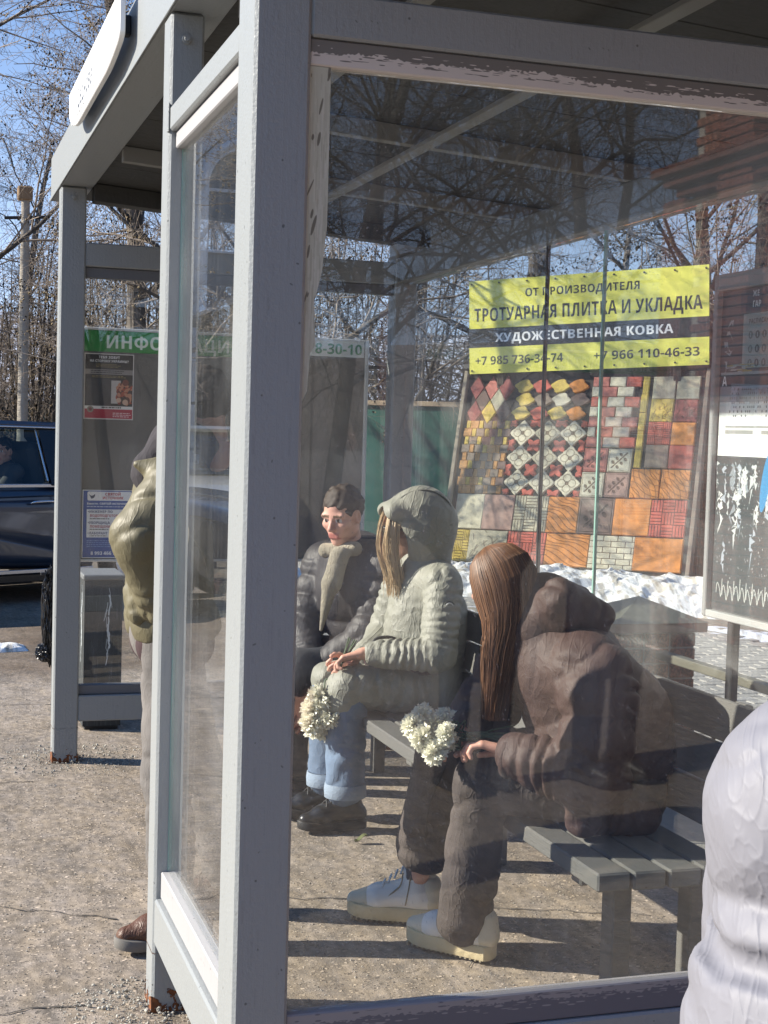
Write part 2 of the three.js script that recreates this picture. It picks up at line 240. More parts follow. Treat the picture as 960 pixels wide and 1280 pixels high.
{
  const S = (n, g, m = mPaint, l) => wpart(shelter, n, g, m, l);
  const post = (x0, z0, w, d, h) => { const o = S('post', bx(x0, x0 + w, -.05, h, z0 - d, z0, .007), mPaint); const s = bx(x0 - .0015, x0 + w + .0015, .0, .16, z0 - d - .0015, z0 + .0015, 0); s.translate(-shelter.position.x, 0, -shelter.position.z); part(o, 'rust', s, rust); return o; };
  const bolt = (o, x, y, z) => { const g = merge([rod(V(x, y, z - .004), V(x, y, z + .004), .013, .012, 14), rod(V(x, y, z + .004), V(x, y, z + .010), .008, .007, 6)]); g.translate(-shelter.position.x, 0, -shelter.position.z); part(o, 'bolt', uvBox(g), mPaint); };
  post(XF, ZA, W, .153, 2.603);
  bolt(post(XF, ZB, .0876, .107, 2.603), XF + .040, 2.535, ZB + .004);
  bolt(post(XF, ZC, W, .107, 2.603), XF + .055, 2.555, ZC + .004);
  post(XD, ZC, W, .107, 2.47); post(XD, ZA, W, .153, 2.47);
  // rails and glazing beads of the short street-side panel
  S('rail', bx(XF + .002, .70, 2.301, 2.363, ZB + .001, ZA - .154, .005)); S('rail', bx(XF + .002, .70, .188, .307, ZB + .001, ZA - .154, .005));
  S('glazing_bead', bx(.628, .672, 2.258, 2.300, ZB + .001, ZA - .154, .003), mBeadWhite, 'whitish glazing strip'); S('glazing_bead', bx(.628, .672, .308, .378, ZB + .001, ZA - .154, .003), mBeadWhite, 'whitish glazing strip');
  S('weld', bx(.606, .611, 2.298, 2.372, ZB - .012, ZB + .004, .002));
  // near end panel
  const topBead = uvBox(bx(XF + W, XD, 2.257, 2.309, -2.838, -2.802, .003)), fit = (g, x0, x1, y0, y1) => { const p = g.attributes.position, u = g.attributes.uv; for (let i = 0; i < p.count; i++) u.setXY(i, (p.getX(i) - x0) / (x1 - x0), (p.getY(i) - y0) / (y1 - y0)); return g; };
  S('rail', bx(XF + W, XD, 2.310, 2.397, -2.875, -2.793, .005)); S('rail', bx(XF + W, XD, .190, .304, -2.875, -2.793, .005));
  S('glazing_bead', fit(topBead, XF + W, XD, 2.257, 2.309), mFlakeTop, 'pinkish bead with flaking brown paint');
  S('glazing_bead', fit(bx(XF + W, XD, .305, .371, -2.838, -2.802, .003), XF + W, XD, .305, .371), mFlakeLow, 'violet grey bead with worn paint');
  { const s = new THREE.Shape(); s.moveTo(XF + W, 1.60); s.lineTo(XF + W + .012, 1.625); s.lineTo(XF + W + .016, 1.70); s.lineTo(XF + W + .026, 1.715); s.lineTo(XF + W + .022, 1.80); s.lineTo(XF + W + .036, 1.86); s.lineTo(XF + W + .044, 1.95); s.lineTo(XF + W + .044, 2.256); s.lineTo(XF + W, 2.256); const g = strip(new THREE.ExtrudeGeometry(s, { depth: .012, bevelEnabled: false })); g.translate(0, 0, -2.8175); S('glazing_bead', fit(g, XF + W, XF + W + .05, 1.0, 2.256), mBeadCream, 'cream upright bead, peeling and broken off below'); }
  // far end panel
  S('rail', bx(XF + W, XD, 2.254, 2.360, -6.815, ZC - .003, .005)); S('rail', bx(XF + W, XD, .188, .307, -6.815, ZC - .003, .005));
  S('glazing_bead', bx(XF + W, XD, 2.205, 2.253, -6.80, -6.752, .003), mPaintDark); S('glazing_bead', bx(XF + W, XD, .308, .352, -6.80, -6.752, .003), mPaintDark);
  // back wall rails
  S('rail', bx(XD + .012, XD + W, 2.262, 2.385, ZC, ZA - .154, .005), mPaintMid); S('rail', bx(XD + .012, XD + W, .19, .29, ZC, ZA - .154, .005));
  // panes
  const pane = (x0, x1, y0, y1, z0, z1) => S('glass_pane', bx(x0, x1, y0, y1, z0, z1, 0), mGlass);
  pane(.646, .654, .379, 2.257, ZB + .002, ZA - .155);
  pane(XF + W + .001, XD - .001, .372, 2.256, -2.826, -2.818);
  pane(XF + W + .001, XD - .001, .353, 2.204, -6.780, -6.772);
  const seams = [ZC + .002, -5.085, -4.603, ZA - .156];
  for (let i = 0; i < 3; i++) { const a = seams[i] + (i ? .006 : 0), b = seams[i + 1] - (i < 2 ? .006 : 0); pane(2.246, 2.254, .292, 2.260, a, b); }
  S('seam_strip', bx(2.243, 2.257, .292, 2.260, -5.0905, -5.0795, .001), mDark); S('seam_strip', bx(2.2445, 2.2555, .292, 2.260, -4.608, -4.598, .001), mGlassEdge);
  S('pane_edge', bx(.645, .655, .379, 2.257, ZB + .0005, ZB + .0018, 0), mGlassEdge);
  // canopy
  S('fascia', bx(.608, .752, 2.605, 2.811, -7.25, -2.2, .005));
  S('fascia_lip', bx(.602, .6065, 2.602, 2.616, -7.252, -2.2, .001), mPaint);
  const slope = -.066, sl = (x0, x1, z0, z1, b, t, m, n) => { const g = bx(x0, x1, b, t, z0, z1, .002), p = g.attributes.position; for (let i = 0; i < p.count; i++) p.setY(i, p.getY(i) + slope * p.getX(i)); return S(n, g, m); };
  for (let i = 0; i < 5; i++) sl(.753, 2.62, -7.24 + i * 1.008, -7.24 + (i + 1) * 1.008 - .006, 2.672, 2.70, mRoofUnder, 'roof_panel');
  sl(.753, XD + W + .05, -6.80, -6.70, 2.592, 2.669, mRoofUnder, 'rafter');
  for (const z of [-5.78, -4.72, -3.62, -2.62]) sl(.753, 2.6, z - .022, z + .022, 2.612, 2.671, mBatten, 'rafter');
  for (const x of [1.087, 1.60]) sl(x - .022, x + .022, -6.69, -2.3, 2.596, 2.6115, mBatten, 'purlin');
  sl(2.605, 2.635, -7.24, -2.2, 2.66, 2.77, mPaint, 'gutter');
}
{ // name plate on the front of the canopy
  const t = thing('name_plate', 'white stop name plate with cut lower corners on the canopy front', 'sign', [.592, 2.66, -5.135]);
  const s = new THREE.Shape(), L = .735; s.moveTo(-L, .075); s.lineTo(-L, .158); s.lineTo(L, .158); s.lineTo(L, .045); s.quadraticCurveTo(L, .025, L - .05, .018); s.quadraticCurveTo(L - .2, -.004, L - .34, -.008); s.lineTo(-L + .32, -.006); s.quadraticCurveTo(-L + .1, .004, -L, .075);
  const g = new THREE.ExtrudeGeometry(s, { depth: .012, bevelEnabled: true, bevelSize: .003, bevelThickness: .003, bevelSegments: 1, curveSegments: 10 }); g.rotateY(-Math.PI / 2); g.translate(-.02, 0, 0);
  part(t, 'plate', uvBox(strip(g)), mat([.80, .80, .79], .35));
  const b = bx(-.015, .016, .06, .12, -.62, -.58), b2 = bx(-.015, .016, .06, .12, .58, .62); part(t, 'bracket', b, mDark); part(t, 'bracket', b2, mDark);
  const txt = new THREE.PlaneGeometry(.88, .115); txt.rotateY(-Math.PI / 2); txt.translate(-.0365, .075, -.18);
  const c = ctex(512, 70, (q, w, h) => { q.fillStyle = '#e8e8e6'; q.fillRect(0, 0, w, h); q.fillStyle = '#5e636b'; q.font = 'bold 62px sans-serif'; q.textAlign = 'center'; q.fillText('Деднова', w / 2, 58); }, { clamp: true });
  part(t, 'lettering', txt, mat([.93, .93, .93], .4, { map: c }));
}
{ // bench
  const t = thing('bench', 'dark grey slatted bench with plank back inside the shelter', 'bench', [1.85, 0, -4.8]);
  const m = [.125, .115, .135].map(q => mat([q, q * .985, q * .92], .6, { map: paintMap, bumpMap: rp(grainTex, 2, 20), bumpScale: .0015 }));
  const z0 = -6.45, z1 = -3.295;
  for (let i = 0; i < 4; i++) wpart(t, 'seat_slat', bx(1.652 + i * .1, 1.652 + i * .1 + .092, .402, .45, z0 - (i % 2) * .006, z1 + (i % 3) * .004, .005), m[i % 3]);
  for (let i = 0; i < 3; i++) { const g = bx(-.014, .014, i * .119, i * .119 + .111, z0, z1 + (i % 2) * .006, .004); g.rotateZ(-.16); g.translate(2.075, .497, 0); wpart(t, 'back_slat', g, m[(i + 1) % 3]); }
  for (const z of [-6.3, -4.85, -3.47]) {
    wpart(t, 'leg', bx(1.77, 1.825, 0, .372, z - .035, z + .035), m[0]); wpart(t, 'leg', bx(2.0, 2.05, 0, .372, z - .035, z + .035), m[0]);
    wpart(t, 'bearer', bx(1.675, 2.045, .373, .401, z - .03, z + .03), m[0]);
    const g = bx(.016, .046, -.11, .35, z - .028, z + .028); g.rotateZ(-.16); g.translate(2.075, .497, 0); wpart(t, 'back_bracket', g, m[0]);
  }
}
const T = (g, s, x, y, font, fill, align = 'left') => { g.font = font; g.fillStyle = fill; g.textAlign = align; g.fillText(s, x, y); };
const bars = (g, r, x, y, w, n, lh, c) => { g.fillStyle = c; for (let i = 0; i < n; i++) { let q = x; const e = x + w * (.75 + .25 * r()); while (q < e) { const a = 4 + r() * 14; g.fillRect(q, y + i * lh, Math.min(a, e - q), lh * .45); q += a + 3; } } };
function face(w, h, x, y, z, ry, tex, rough = .5) { const g = new THREE.BoxGeometry(w, h, .002); g.rotateY(ry); g.translate(x, y, z); return [strip(g), mat([1, 1, 1], rough, { map: tex })]; }
{ // information board behind the far glass
  const t = thing('information_board', 'grey information board with green heading behind the far glass', 'notice board', [1.416, .9, -6.92]);
  const P = (n, g, m, l) => wpart(t, n, g, m, l);
  P('panel', bx(.735, 2.097, .916, 1.984, -6.925, -6.905, .001), mat([.115, .112, .105], .45, { map: paintMap }));
  const mF = mat([.66, .67, .68], .4);
  P('frame', bx(.722, .736, .908, 1.992, -6.93, -6.888, .003), mF); P('frame', bx(2.096, 2.112, .908, 1.992, -6.93, -6.888, .003), mF); P('frame', bx(.737, 2.095, 1.982, 1.994, -6.93, -6.888, .003), mF); P('frame', bx(.737, 2.095, .906, .918, -6.93, -6.888, .003), mF);
  P('heading', ...face(.80, .098, 1.138, 1.932, -6.903, 0, ctex(512, 64, (g, w, h) => { g.fillStyle = '#0d8a33'; g.fillRect(0, 0, w, h); T(g, 'ИНФОРМАЦИЯ', 62, 53, 'bold 56px sans-serif', '#e4efe4'); }, { clamp: true })), 'green heading with white letters');
  P('heading', ...face(.55, .076, 1.815, 1.945, -6.902, 0, ctex(512, 72, (g, w, h) => { g.fillStyle = '#dcdfdb'; g.fillRect(0, 0, w, h); T(g, '8-30-10', 504, 60, 'bold 66px sans-serif', '#0d7a30', 'right'); }, { clamp: true })), 'white strip with green phone number');
  const r = rng(7);
  P('poster', ...face(.228, .305, .856, 1.722, -6.901, 0, ctex(256, 342, (g, w, h) => {
    g.fillStyle = '#d8d3d0'; g.fillRect(0, 0, w, h); g.fillStyle = '#17110f'; g.fillRect(5, 5, w - 10, h - 12);
    T(g, 'ТЕБЯ ЗОВУТ', w / 2, 26, 'bold 19px sans-serif', '#eee', 'center'); T(g, 'НА СТОРОНУ УКРАИНЫ?', w / 2, 45, 'bold 17px sans-serif', '#eee', 'center'); bars(g, r, 60, 54, 140, 3, 7, '#9c8c50');
    g.fillStyle = '#8d8885'; g.fillRect(5, 82, w - 10, 26); bars(g, r, 34, 87, 190, 2, 10, '#221d1b'); bars(g, r, 40, 114, 180, 2, 7, '#9c8c50');
    g.fillStyle = '#241f22'; g.fillRect(8, 132, 130, 140); g.fillStyle = '#120e10'; g.beginPath(); g.ellipse(80, 210, 40, 62, 0, 0, 7); g.fill(); g.fillStyle = '#c9c3be'; g.fillRect(140, 138, 50, 120); for (let i = 0; i < 70; i++) { g.fillStyle = ['#8e3520', '#b04a2a', '#5e2a1e', '#c98a6a', '#3a2420'][(r() * 5) | 0]; g.beginPath(); g.ellipse(176 + r() * 66, 156 + r() * 96, 4 + r() * 12, 5 + r() * 16, r() * 3, 0, 7); g.fill(); } g.fillStyle = '#7a3a2a'; g.beginPath(); g.arc(214, 148, 17, 0, 7); g.fill(); g.fillStyle = '#d7b39a'; g.beginPath(); g.arc(214, 250, 15, 0, 7); g.arc(180, 240, 13, 0, 7); g.fill();
    g.fillStyle = '#eceae8'; g.fillRect(5, 272, w - 10, 16); bars(g, r, 92, 276, 110, 1, 14, '#2a2626'); g.fillStyle = '#b01236'; g.fillRect(5, 288, w - 10, 48); bars(g, r, 150, 306, 96, 3, 9, '#f0d8d8'); g.fillStyle = '#8c8477'; g.beginPath(); g.arc(34, 290, 17, 0, 7); g.fill(); g.fillStyle = '#6d1220'; g.beginPath(); g.arc(34, 290, 9, 0, 7); g.fill();
  }, { clamp: true })), 'dark poster with a red lower band');
  P('poster', ...face(.236, .318, .862, 1.082, -6.9005, 0, ctex(256, 344, (g, w, h) => {
    g.fillStyle = '#ebeef3'; g.fillRect(0, 0, w, h); g.fillStyle = '#1f4c9f'; g.fillRect(4, 4, w - 8, h - 8); g.fillStyle = '#f4f5f8'; g.beginPath(); g.roundRect ? g.roundRect(24, 8, w - 34, 46, 8) : g.rect(24, 8, w - 34, 46); g.fill();
    g.fillStyle = '#1d2b55'; g.beginPath(); g.moveTo(32, 22); g.quadraticCurveTo(46, 38, 62, 20); g.quadraticCurveTo(64, 42, 44, 44); g.fill(); T(g, 'СВЯТОЙ', 152, 28, 'bold 20px sans-serif', '#b3242e', 'center'); T(g, 'ИСТОЧНИК', 152, 47, 'bold 19px sans-serif', '#b3242e', 'center');
    T(g, 'Вместе. СВЯТОЙ ИСТОЧНИК', 22, 74, 'bold 15px sans-serif', '#fff'); bars(g, r, 22, 82, 200, 1, 10, '#c9d4ea'); g.fillStyle = '#eef0f5'; g.fillRect(22, 98, w - 42, 142);
    T(g, '•ИНЖЕНЕР ПО', 27, 116, 'bold 18px sans-serif', '#34406e'); T(g, 'ВОДОПОДГОТОВКЕ', 38, 136, 'bold 17px sans-serif', '#9a2b3b'); bars(g, r, 38, 143, 110, 1, 10, '#555'); T(g, '•УБОРЩИЦА', 27, 172, 'bold 18px sans-serif', '#34406e'); T(g, 'ПОМЕЩЕНИЙ', 38, 191, 'bold 17px sans-serif', '#9a2b3b'); bars(g, r, 38, 197, 110, 1, 10, '#555'); T(g, '•ЛАБОРАНТ', 27, 225, 'bold 18px sans-serif', '#34406e'); bars(g, r, 38, 230, 90, 1, 9, '#555');
    bars(g, r, 24, 254, 190, 4, 10, '#7f9bd0'); T(g, '8 993 466 76 6', 44, 328, 'bold 24px sans-serif', '#fff');
  }, { clamp: true })), 'blue and white job poster');
  for (const y of [1.845, .955]) P('clamp', bx(.684, .724, y - .012, y + .012, -6.905, -6.842, .003), y > 1 ? mDark : mPaint);
  P('support_bar', bx(2.112, 2.26, 1.855, 1.872, -6.925, -6.905, .002), mDark); P('support_bar', bx(.60, .722, 1.838, 1.852, -6.925, -6.91, .002), mDark);
}
{ // timetable board behind the back glass
  const z0 = -4.0, z1 = -3.2, y0 = 1.01, y1 = 2.055, t = thing('timetable_board', 'grey framed timetable board with torn posters on thin legs', 'notice board', [2.36, 0, -3.6]);
  const P = (n, g, m, l) => wpart(t, n, g, m, l), mF = mat([.34, .345, .35], .45, { map: paintMap });
  P('panel', bx(2.346, 2.37, y0 + .02, y1 - .02, z0 + .02, z1 - .02, .001), mat([.10, .105, .11], .5));
  P('frame', bx(2.325, 2.375, y0, y1, z0, z0 + .022, .003), mF); P('frame', bx(2.325, 2.375, y0, y1, z1 - .022, z1, .003), mF); P('frame', bx(2.325, 2.375, y1 - .05, y1, z0 + .023, z1 - .023, .003), mF); P('frame', bx(2.325, 2.375, y0, y0 + .022, z0 + .023, z1 - .023, .003), mat([.5, .5, .5], .5));
  const r = rng(17), tex = ctex(1024, 1300, (g, w, h) => {  // metres * 1343
    const k = w / .756, Z = z => (z - (z0 + .022)) * k, Y = y => (y1 - .05 - y) * k, X0 = Z(-3.855);
    g.fillStyle = '#4a4f52'; g.fillRect(0, 0, w, h);
    g.fillStyle = '#31404f'; g.fillRect(X0 - 26, Y(2.0), w, Y(1.955) - Y(2.0) + 18); T(g, 'ЖЕ', X0 + 62, Y(1.985), 'bold 34px sans-serif', '#cdd3da'); T(g, 'ГАР', X0 + 62, Y(1.952), 'bold 36px sans-serif', '#dfe3e8');
    g.fillStyle = '#9ea7a6'; g.fillRect(X0, Y(1.935), w, Y(1.775) - Y(1.935)); T(g, 'РАСПИСАНИЕ', X0 + 40, Y(1.905), 'bold 27px sans-serif', '#2c3335');
    for (let j = 0; j < 3; j++) for (let i = 0; i < 8; i++) { g.fillStyle = i % 3 === 1 ? '#4f585a' : '#6b7577'; g.beginPath(); g.arc(X0 + 58 + i * 50, Y(1.872) + j * 56, 16, 0, 7); g.fill(); g.fillStyle = '#aeb6b6'; g.fillRect(X0 + 54 + i * 50, Y(1.872) + j * 56 - 9, 6, 18); }
    for (let i = 0; i < 26; i++) { g.fillStyle = r() < .4 ? '#b49a4a' : '#a8adab'; g.fillRect(30 + r() * 190, Y(1.79) + r() * 44, 20 + r() * 90, 2 + r() * 4); }
    g.fillStyle = '#a7adae'; for (let i = 0; i < 6; i++) { g.beginPath(); g.moveTo(24 + r() * 60, 120 + i * 40); for (let q = 0; q < 5; q++) g.lineTo(20 + r() * 80, 110 + i * 40 + r() * 60); g.fill(); }
    const ty = Y(1.765); g.fillStyle = '#9aa2a4'; g.fillRect(8, ty, w, 300); g.fillStyle = '#3a4146'; g.fillRect(8, ty + 12, w, 46); T(g, 'А', 22, ty + 56, 'bold 56px sans-serif', '#f2f2f2'); g.fillStyle = '#33383c'; g.fillRect(160, ty + 24, 14, 26);
    g.fillStyle = '#7f8b96'; g.fillRect(8, ty + 58, w, 64); g.fillStyle = '#eceeec'; g.fillRect(60, ty + 122, w, 196); g.fillStyle = '#d9dcdb'; g.fillRect(8, ty + 122, 52, 196);
    for (let j = 0; j < 7; j++) for (let i = 0; i < 60; i++) { if (r() < .3 + j * .06) continue; g.fillStyle = j < 3 ? '#39434e' : '#5a6066'; g.fillRect(86 + i * 15, ty + 66 + j * 18, 8, 9); }
    g.fillStyle = '#9a9c9a'; g.fillRect(60, ty + 218, 330, 9); g.fillRect(60, ty + 236, 210, 16); g.fillRect(330, ty + 236, w, 16); g.fillStyle = '#f4f5f3'; g.fillRect(8, ty + 262, w, 80);
    for (let i = 0; i < 95; i++) { const x = r() * w, y = Y(1.50) + r() * r() * 420, a = 8 + r() * 40; g.fillStyle = ['#c9cdcf', '#e4e5e4', '#aeb6c2', '#8e979f'][(r() * 4) | 0]; g.beginPath(); g.moveTo(x, y); for (let q = 1; q < 11; q++) g.lineTo(x + (r() - .5) * a * 1.3, y + q * a * .32 * (.6 + r())); for (let q = 10; q > 0; q--) g.lineTo(x + a * .3 + (r() - .5) * a, y + q * a * .3); g.fill(); }
    for (let i = 0; i < 500; i++) { g.fillStyle = 'rgba(210,214,214,.7)'; g.fillRect(r() * w, Y(1.52) + r() * 560, 1 + r() * 6, 1 + r() * 8); }
    g.fillStyle = '#3f8fc4'; g.beginPath(); g.ellipse(Z(-3.70), Y(1.44), 30, 120, .2, 0, 7); g.fill();
    g.strokeStyle = '#c4c7c4'; g.lineWidth = 5; let x = 40; const by = Y(1.10); for (let i = 0; i < 9; i++) { g.beginPath(); g.moveTo(x, by + 20 * r()); g.quadraticCurveTo(x + 24 * r(), by - 70, x + 30, by + 20 * r()); g.quadraticCurveTo(x + 40, by + 60, x + 44, by - 40 - 30 * r()); g.stroke(); x += 46; }
  }, { clamp: true });
  const f = face(.756, .96, 2.345, (y0 + .022 + y1 - .05) / 2, (z0 + z1) / 2, -Math.PI / 2, tex, .4); P('posters', ...f);
  P('leg', bx(2.336, 2.364, 0, y0, -3.865, -3.832), mDark); P('leg', bx(2.336, 2.364, 0, y0, -3.345, -3.31), mDark);
}

// ---------------------------------------------------------------- trees
function tubeInto(A, pts, r0, r1, n) {
  const base = A.pos.length / 3, L = pts.length; let u = null;
  for (let i = 0; i < L; i++) {
    const d = pts[Math.min(i + 1, L - 1)].clone().sub(pts[Math.max(i - 1, 0)]).normalize();
    if (!u) u = (Math.abs(d.y) < .9 ? V(0, 1, 0) : V(1, 0, 0)).cross(d).normalize(); else u.addScaledVector(d, -u.dot(d)).normalize();
    const w = d.clone().cross(u), r = lerp(r0, r1, i / (L - 1));
    for (let k = 0; k < n; k++) { const a = k / n * 6.2832, c = Math.cos(a), s = Math.sin(a), nx = u.x * c + w.x * s, ny = u.y * c + w.y * s, nz = u.z * c + w.z * s; A.pos.push(pts[i].x + nx * r, pts[i].y + ny * r, pts[i].z + nz * r); A.nor.push(nx, ny, nz); A.uv.push(k / n * 2, i * .3); }
    if (i) for (let k = 0; k < n; k++) { const a = base + (i - 1) * n + k, b = base + (i - 1) * n + (k + 1) % n; A.idx.push(a, b, a + n, b, b + n, a + n); }
  }
}
const newA = () => ({ pos: [], nor: [], uv: [], idx: [] });
function bg(A) { const g = new THREE.BufferGeometry(); g.setAttribute('position', new THREE.Float32BufferAttribute(A.pos, 3)); g.setAttribute('normal', new THREE.Float32BufferAttribute(A.nor, 3)); g.setAttribute('uv', new THREE.Float32BufferAttribute(A.uv, 2)); g.setIndex(A.idx); return g; }
const barkTex = dtex(128, 256, (u, v) => { const q = .5 + .9 * (tnoise(u, v * .3, 40) - .5) + .3 * (tnoise(u, v, 20, 4) - .5); return [q, q, q]; });
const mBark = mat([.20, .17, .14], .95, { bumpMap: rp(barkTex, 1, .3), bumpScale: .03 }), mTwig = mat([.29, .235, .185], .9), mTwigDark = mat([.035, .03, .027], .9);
const mSeed = mat([.40, .29, .17], .9, { side: THREE.DoubleSide }), mSeedPale = mat([.52, .43, .31], .9, { side: THREE.DoubleSide });
function makeTree(seed, o) {                            // o: H height, R trunk radius, n children per level, fork, seeds
  const r = rng(seed), T = newA(), C = newA(), S = newA();
  const grow = (p, d, len, rad, lv) => {
    const segs = lv === 0 ? 9 : lv === 1 ? 7 : lv === 2 ? 5 : 3, pts = [p.clone()], dir = d.clone(), dirs = [dir.clone()];
    for (let i = 0; i < segs; i++) { const wob = o.wob * (lv ? 1 : .35); dir.add(V((r() - .5) * wob, (r() - .5) * wob + (o.up[lv] ?? .03), (r() - .5) * wob)).normalize(); pts.push(pts[i].clone().addScaledVector(dir, len / segs)); dirs.push(dir.clone()); }
    const rEnd = lv === o.levels ? .0025 : rad * (lv === 0 ? .3 : .35);
    tubeInto(lv < 2 ? T : C, pts, rad, rEnd, lv === 0 ? 9 : lv === 1 ? 6 : lv === 2 ? 4 : 3);
    if (lv === o.levels) { if (o.seeds && r() < o.seeds) cluster(pts[segs]); return; }
    const n = o.n[lv];
    for (let k = 0; k < n; k++) {
      const t = lerp(lv === 0 ? o.clear : .18, 1, (k + r() * .9) / n), f = t * segs, i = Math.min(segs - 1, f | 0), q = pts[i].clone().lerp(pts[i + 1], f - i);
      const side = V(r() - .5, r() - .5, r() - .5); side.addScaledVector(dirs[i], -side.dot(dirs[i])).normalize();
      const ang = (lv === 0 ? lerp(1.15, .55, t) : .5 + r() * .6), nd = dirs[i].clone().multiplyScalar(Math.cos(ang)).addScaledVector(side, Math.sin(ang)).normalize();
      const L = len * (lv === 0 ? lerp(.36, .20, t) * (o.reach || 1) : lerp(.62, .32, t)) * (.75 + .5 * r()), R = Math.max(.0035, lerp(rad, rEnd, t) * (lv === 0 ? .36 : .5));
      grow(q, nd, L, R, lv + 1);
    }
  };
  const cluster = p => { const n = 3 + (r() * 6 | 0); for (let k = 0; k < n; k++) { const c = p.clone().add(V((r() - .5) * .16, -r() * .17, (r() - .5) * .16)), a = r() * 6.28, w = .012 + r() * .012, h = .028 + r() * .03, tilt = (r() - .5) * 1.2, ux = Math.cos(a), uz = Math.sin(a), b = S.pos.length / 3, dn = V(tilt * ux, -1, tilt * uz).normalize();
      S.pos.push(c.x, c.y, c.z, c.x + ux * w + dn.x * h * .5, c.y + dn.y * h * .5, c.z + uz * w + dn.z * h * .5, c.x + dn.x * h, c.y + dn.y * h, c.z + dn.z * h, c.x - ux * w + dn.x * h * .5, c.y + dn.y * h * .5, c.z - uz * w + dn.z * h * .5);
      for (let q = 0; q < 4; q++) { S.nor.push(-uz, .2, ux); S.uv.push(0, 0); } S.idx.push(b, b + 1, b + 2, b, b + 2, b + 3); } };
  if (o.stems) for (let s = 0; s < o.stems; s++) { const a = r() * 6.28, d = r() * o.spread; grow(V(Math.cos(a) * d, 0, Math.sin(a) * d), V((r() - .5) * .5, 1, (r() - .5) * .5).normalize(), o.H * (.6 + .5 * r()), o.R * (.6 + .6 * r()), 0); }
  else grow(V(0, -.1, 0), V((r() - .5) * .08, 1, (r() - .5) * .08).normalize(), o.H, o.R, 0);
  return { trunk: bg(T), crown: bg(C), seeds: S.pos.length ? bg(S) : null };
}
const kinds = {
  tall: makeTree(101, { H: 13, R: .17, levels: 4, n: [20, 9, 7, 5], wob: .34, up: [.02, .05, .02, .01, .0], clear: .16, seeds: 0 }),
  maple: makeTree(202, { H: 11, R: .15, levels: 4, n: [17, 9, 7, 5], wob: .38, up: [.02, .03, .0, -.02, -.04], clear: .15, seeds: .34 }),
  crooked: makeTree(303, { H: 10, R: .19, levels: 4, n: [12, 8, 6, 4], wob: .55, up: [.01, .02, .0, .0, .0], clear: .16, seeds: .06 }),
  spreading: makeTree(505, { H: 11, R: .15, levels: 4, n: [20, 10, 7, 5], wob: .7, up: [.01, .02, .0, .0, .0], clear: .2, seeds: 0, reach: 1.9 }),
  brush: makeTree(404, { H: 4.2, R: .03, levels: 2, n: [9, 6], stems: 22, spread: 1.6, wob: .3, up: [.05, .05, .02], clear: .15, seeds: .05 }),
};
const proto = {};
function tree(kind, x, z, h, turn, label, group, dark) {
  const K = kinds[kind], nm = kind === 'brush' ? 'shrub' : 'tree'; let o;
  if (proto[kind]) { o = proto[kind].clone(); o.name = numbered(nm); o.userData = { ...o.userData }; delete o.userData.group; o.position.set(x, 0, z); scene.add(o); tag(o, label, nm); }
  else {
    o = thing(nm, label, nm, [x, 0, z]);
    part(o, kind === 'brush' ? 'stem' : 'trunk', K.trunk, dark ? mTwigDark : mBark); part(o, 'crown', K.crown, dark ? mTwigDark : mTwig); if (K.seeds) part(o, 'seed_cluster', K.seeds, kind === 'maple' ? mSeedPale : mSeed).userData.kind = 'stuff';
    proto[kind] = o;
  }
  if (group) o.userData.group = group;
  o.scale.setScalar(h); o.rotation.y = turn; return o;
}
tree('tall', 4.3, -17.6, .95, .4, 'tall bare tree rising behind the shelter canopy at the left');
tree('tall', .2, -20.5, .9, 2.1, 'tall bare tree at the left edge against the blue sky');
tree('crooked', 3.2, -22.3, 1.0, 1.0, 'bare crooked tree rising behind the information board');
tree('maple', -1.6, -24.5, 1.0, 4.0, 'bare maple with its trunk out of frame, twigs reaching in at the left edge');

tree('maple', 3.1, -15.9, .62, 3.4, 'small maple with dry seed clusters seen over the information board');
tree('maple', 6.6, -20.6, .85, .9, 'maple with dry seed clusters beyond the far glass panel');
tree('maple', 5.1, -24.6, .9, 5.0, 'maple with dry seeds farthest back behind the shelter');
tree('crooked', 9.3, -21.4, 1.1, 2.6, 'bare crooked tree behind the left half of the yellow banner');
tree('tall', 12.6, -21.6, .9, 4.4, 'tall bare tree behind the right half of the yellow banner');
tree('maple', 10.9, -17.6, .95, 1.9, 'maple with pale dry seeds behind the timetable board');
tree('crooked', 13.0, -17.6, .9, 5.2, 'bare crooked tree at the right edge beyond the timetable board');
[[-.4, -23.5], [1.2, -25.4], [2.3, -27.2], [3.2, -24.8], [4.4, -26.6], [5.6, -24.9], [7.2, -23.6], [8.5, -24.4], [.6, -29.5], [2.0, -31], [-1.6, -27], [3.6, -30]].forEach(([x, z], i) => tree('brush', x, z, .8 + (i % 4) * .14, i * 1.3, 'dense leafless brown shrub in the thicket behind the car', 'leafless shrubs of the thicket'));
[[-5, -44], [-1, -42], [3, -46], [7, -43], [11, -45], [20, -40], [24, -36]].forEach(([x, z], i) => tree(['tall', 'maple', 'crooked'][i % 3], x, z, .75 + (i % 3) * .12, i * 2.2, 'distant leafless tree on the snowy slope', 'distant trees on the snowy slope'));
// trees behind the photographer, mirrored in the near pane
tree('spreading', 9.6, 14.6, 1.0, .8, 'dark bare tree with a thick trunk mirrored in the near glass', null, true);
[[5.6, 14.5, .9, 2.9, 'spreading bare tree mirrored at the left of the near glass'], [7.6, 18.5, 1.0, 4.2, 'bare tree with arching limbs mirrored high in the near glass'], [3.9, 17.5, .95, 5.4, 'bare tree mirrored in the upper left corner of the near glass'], [11.8, 18.8, 1.05, 1.7, 'bare tree mirrored beside the brick building in the near glass']].forEach(([x, z, h, turn, label], i) => tree('spreading', x, z, h, turn, label, null, true));

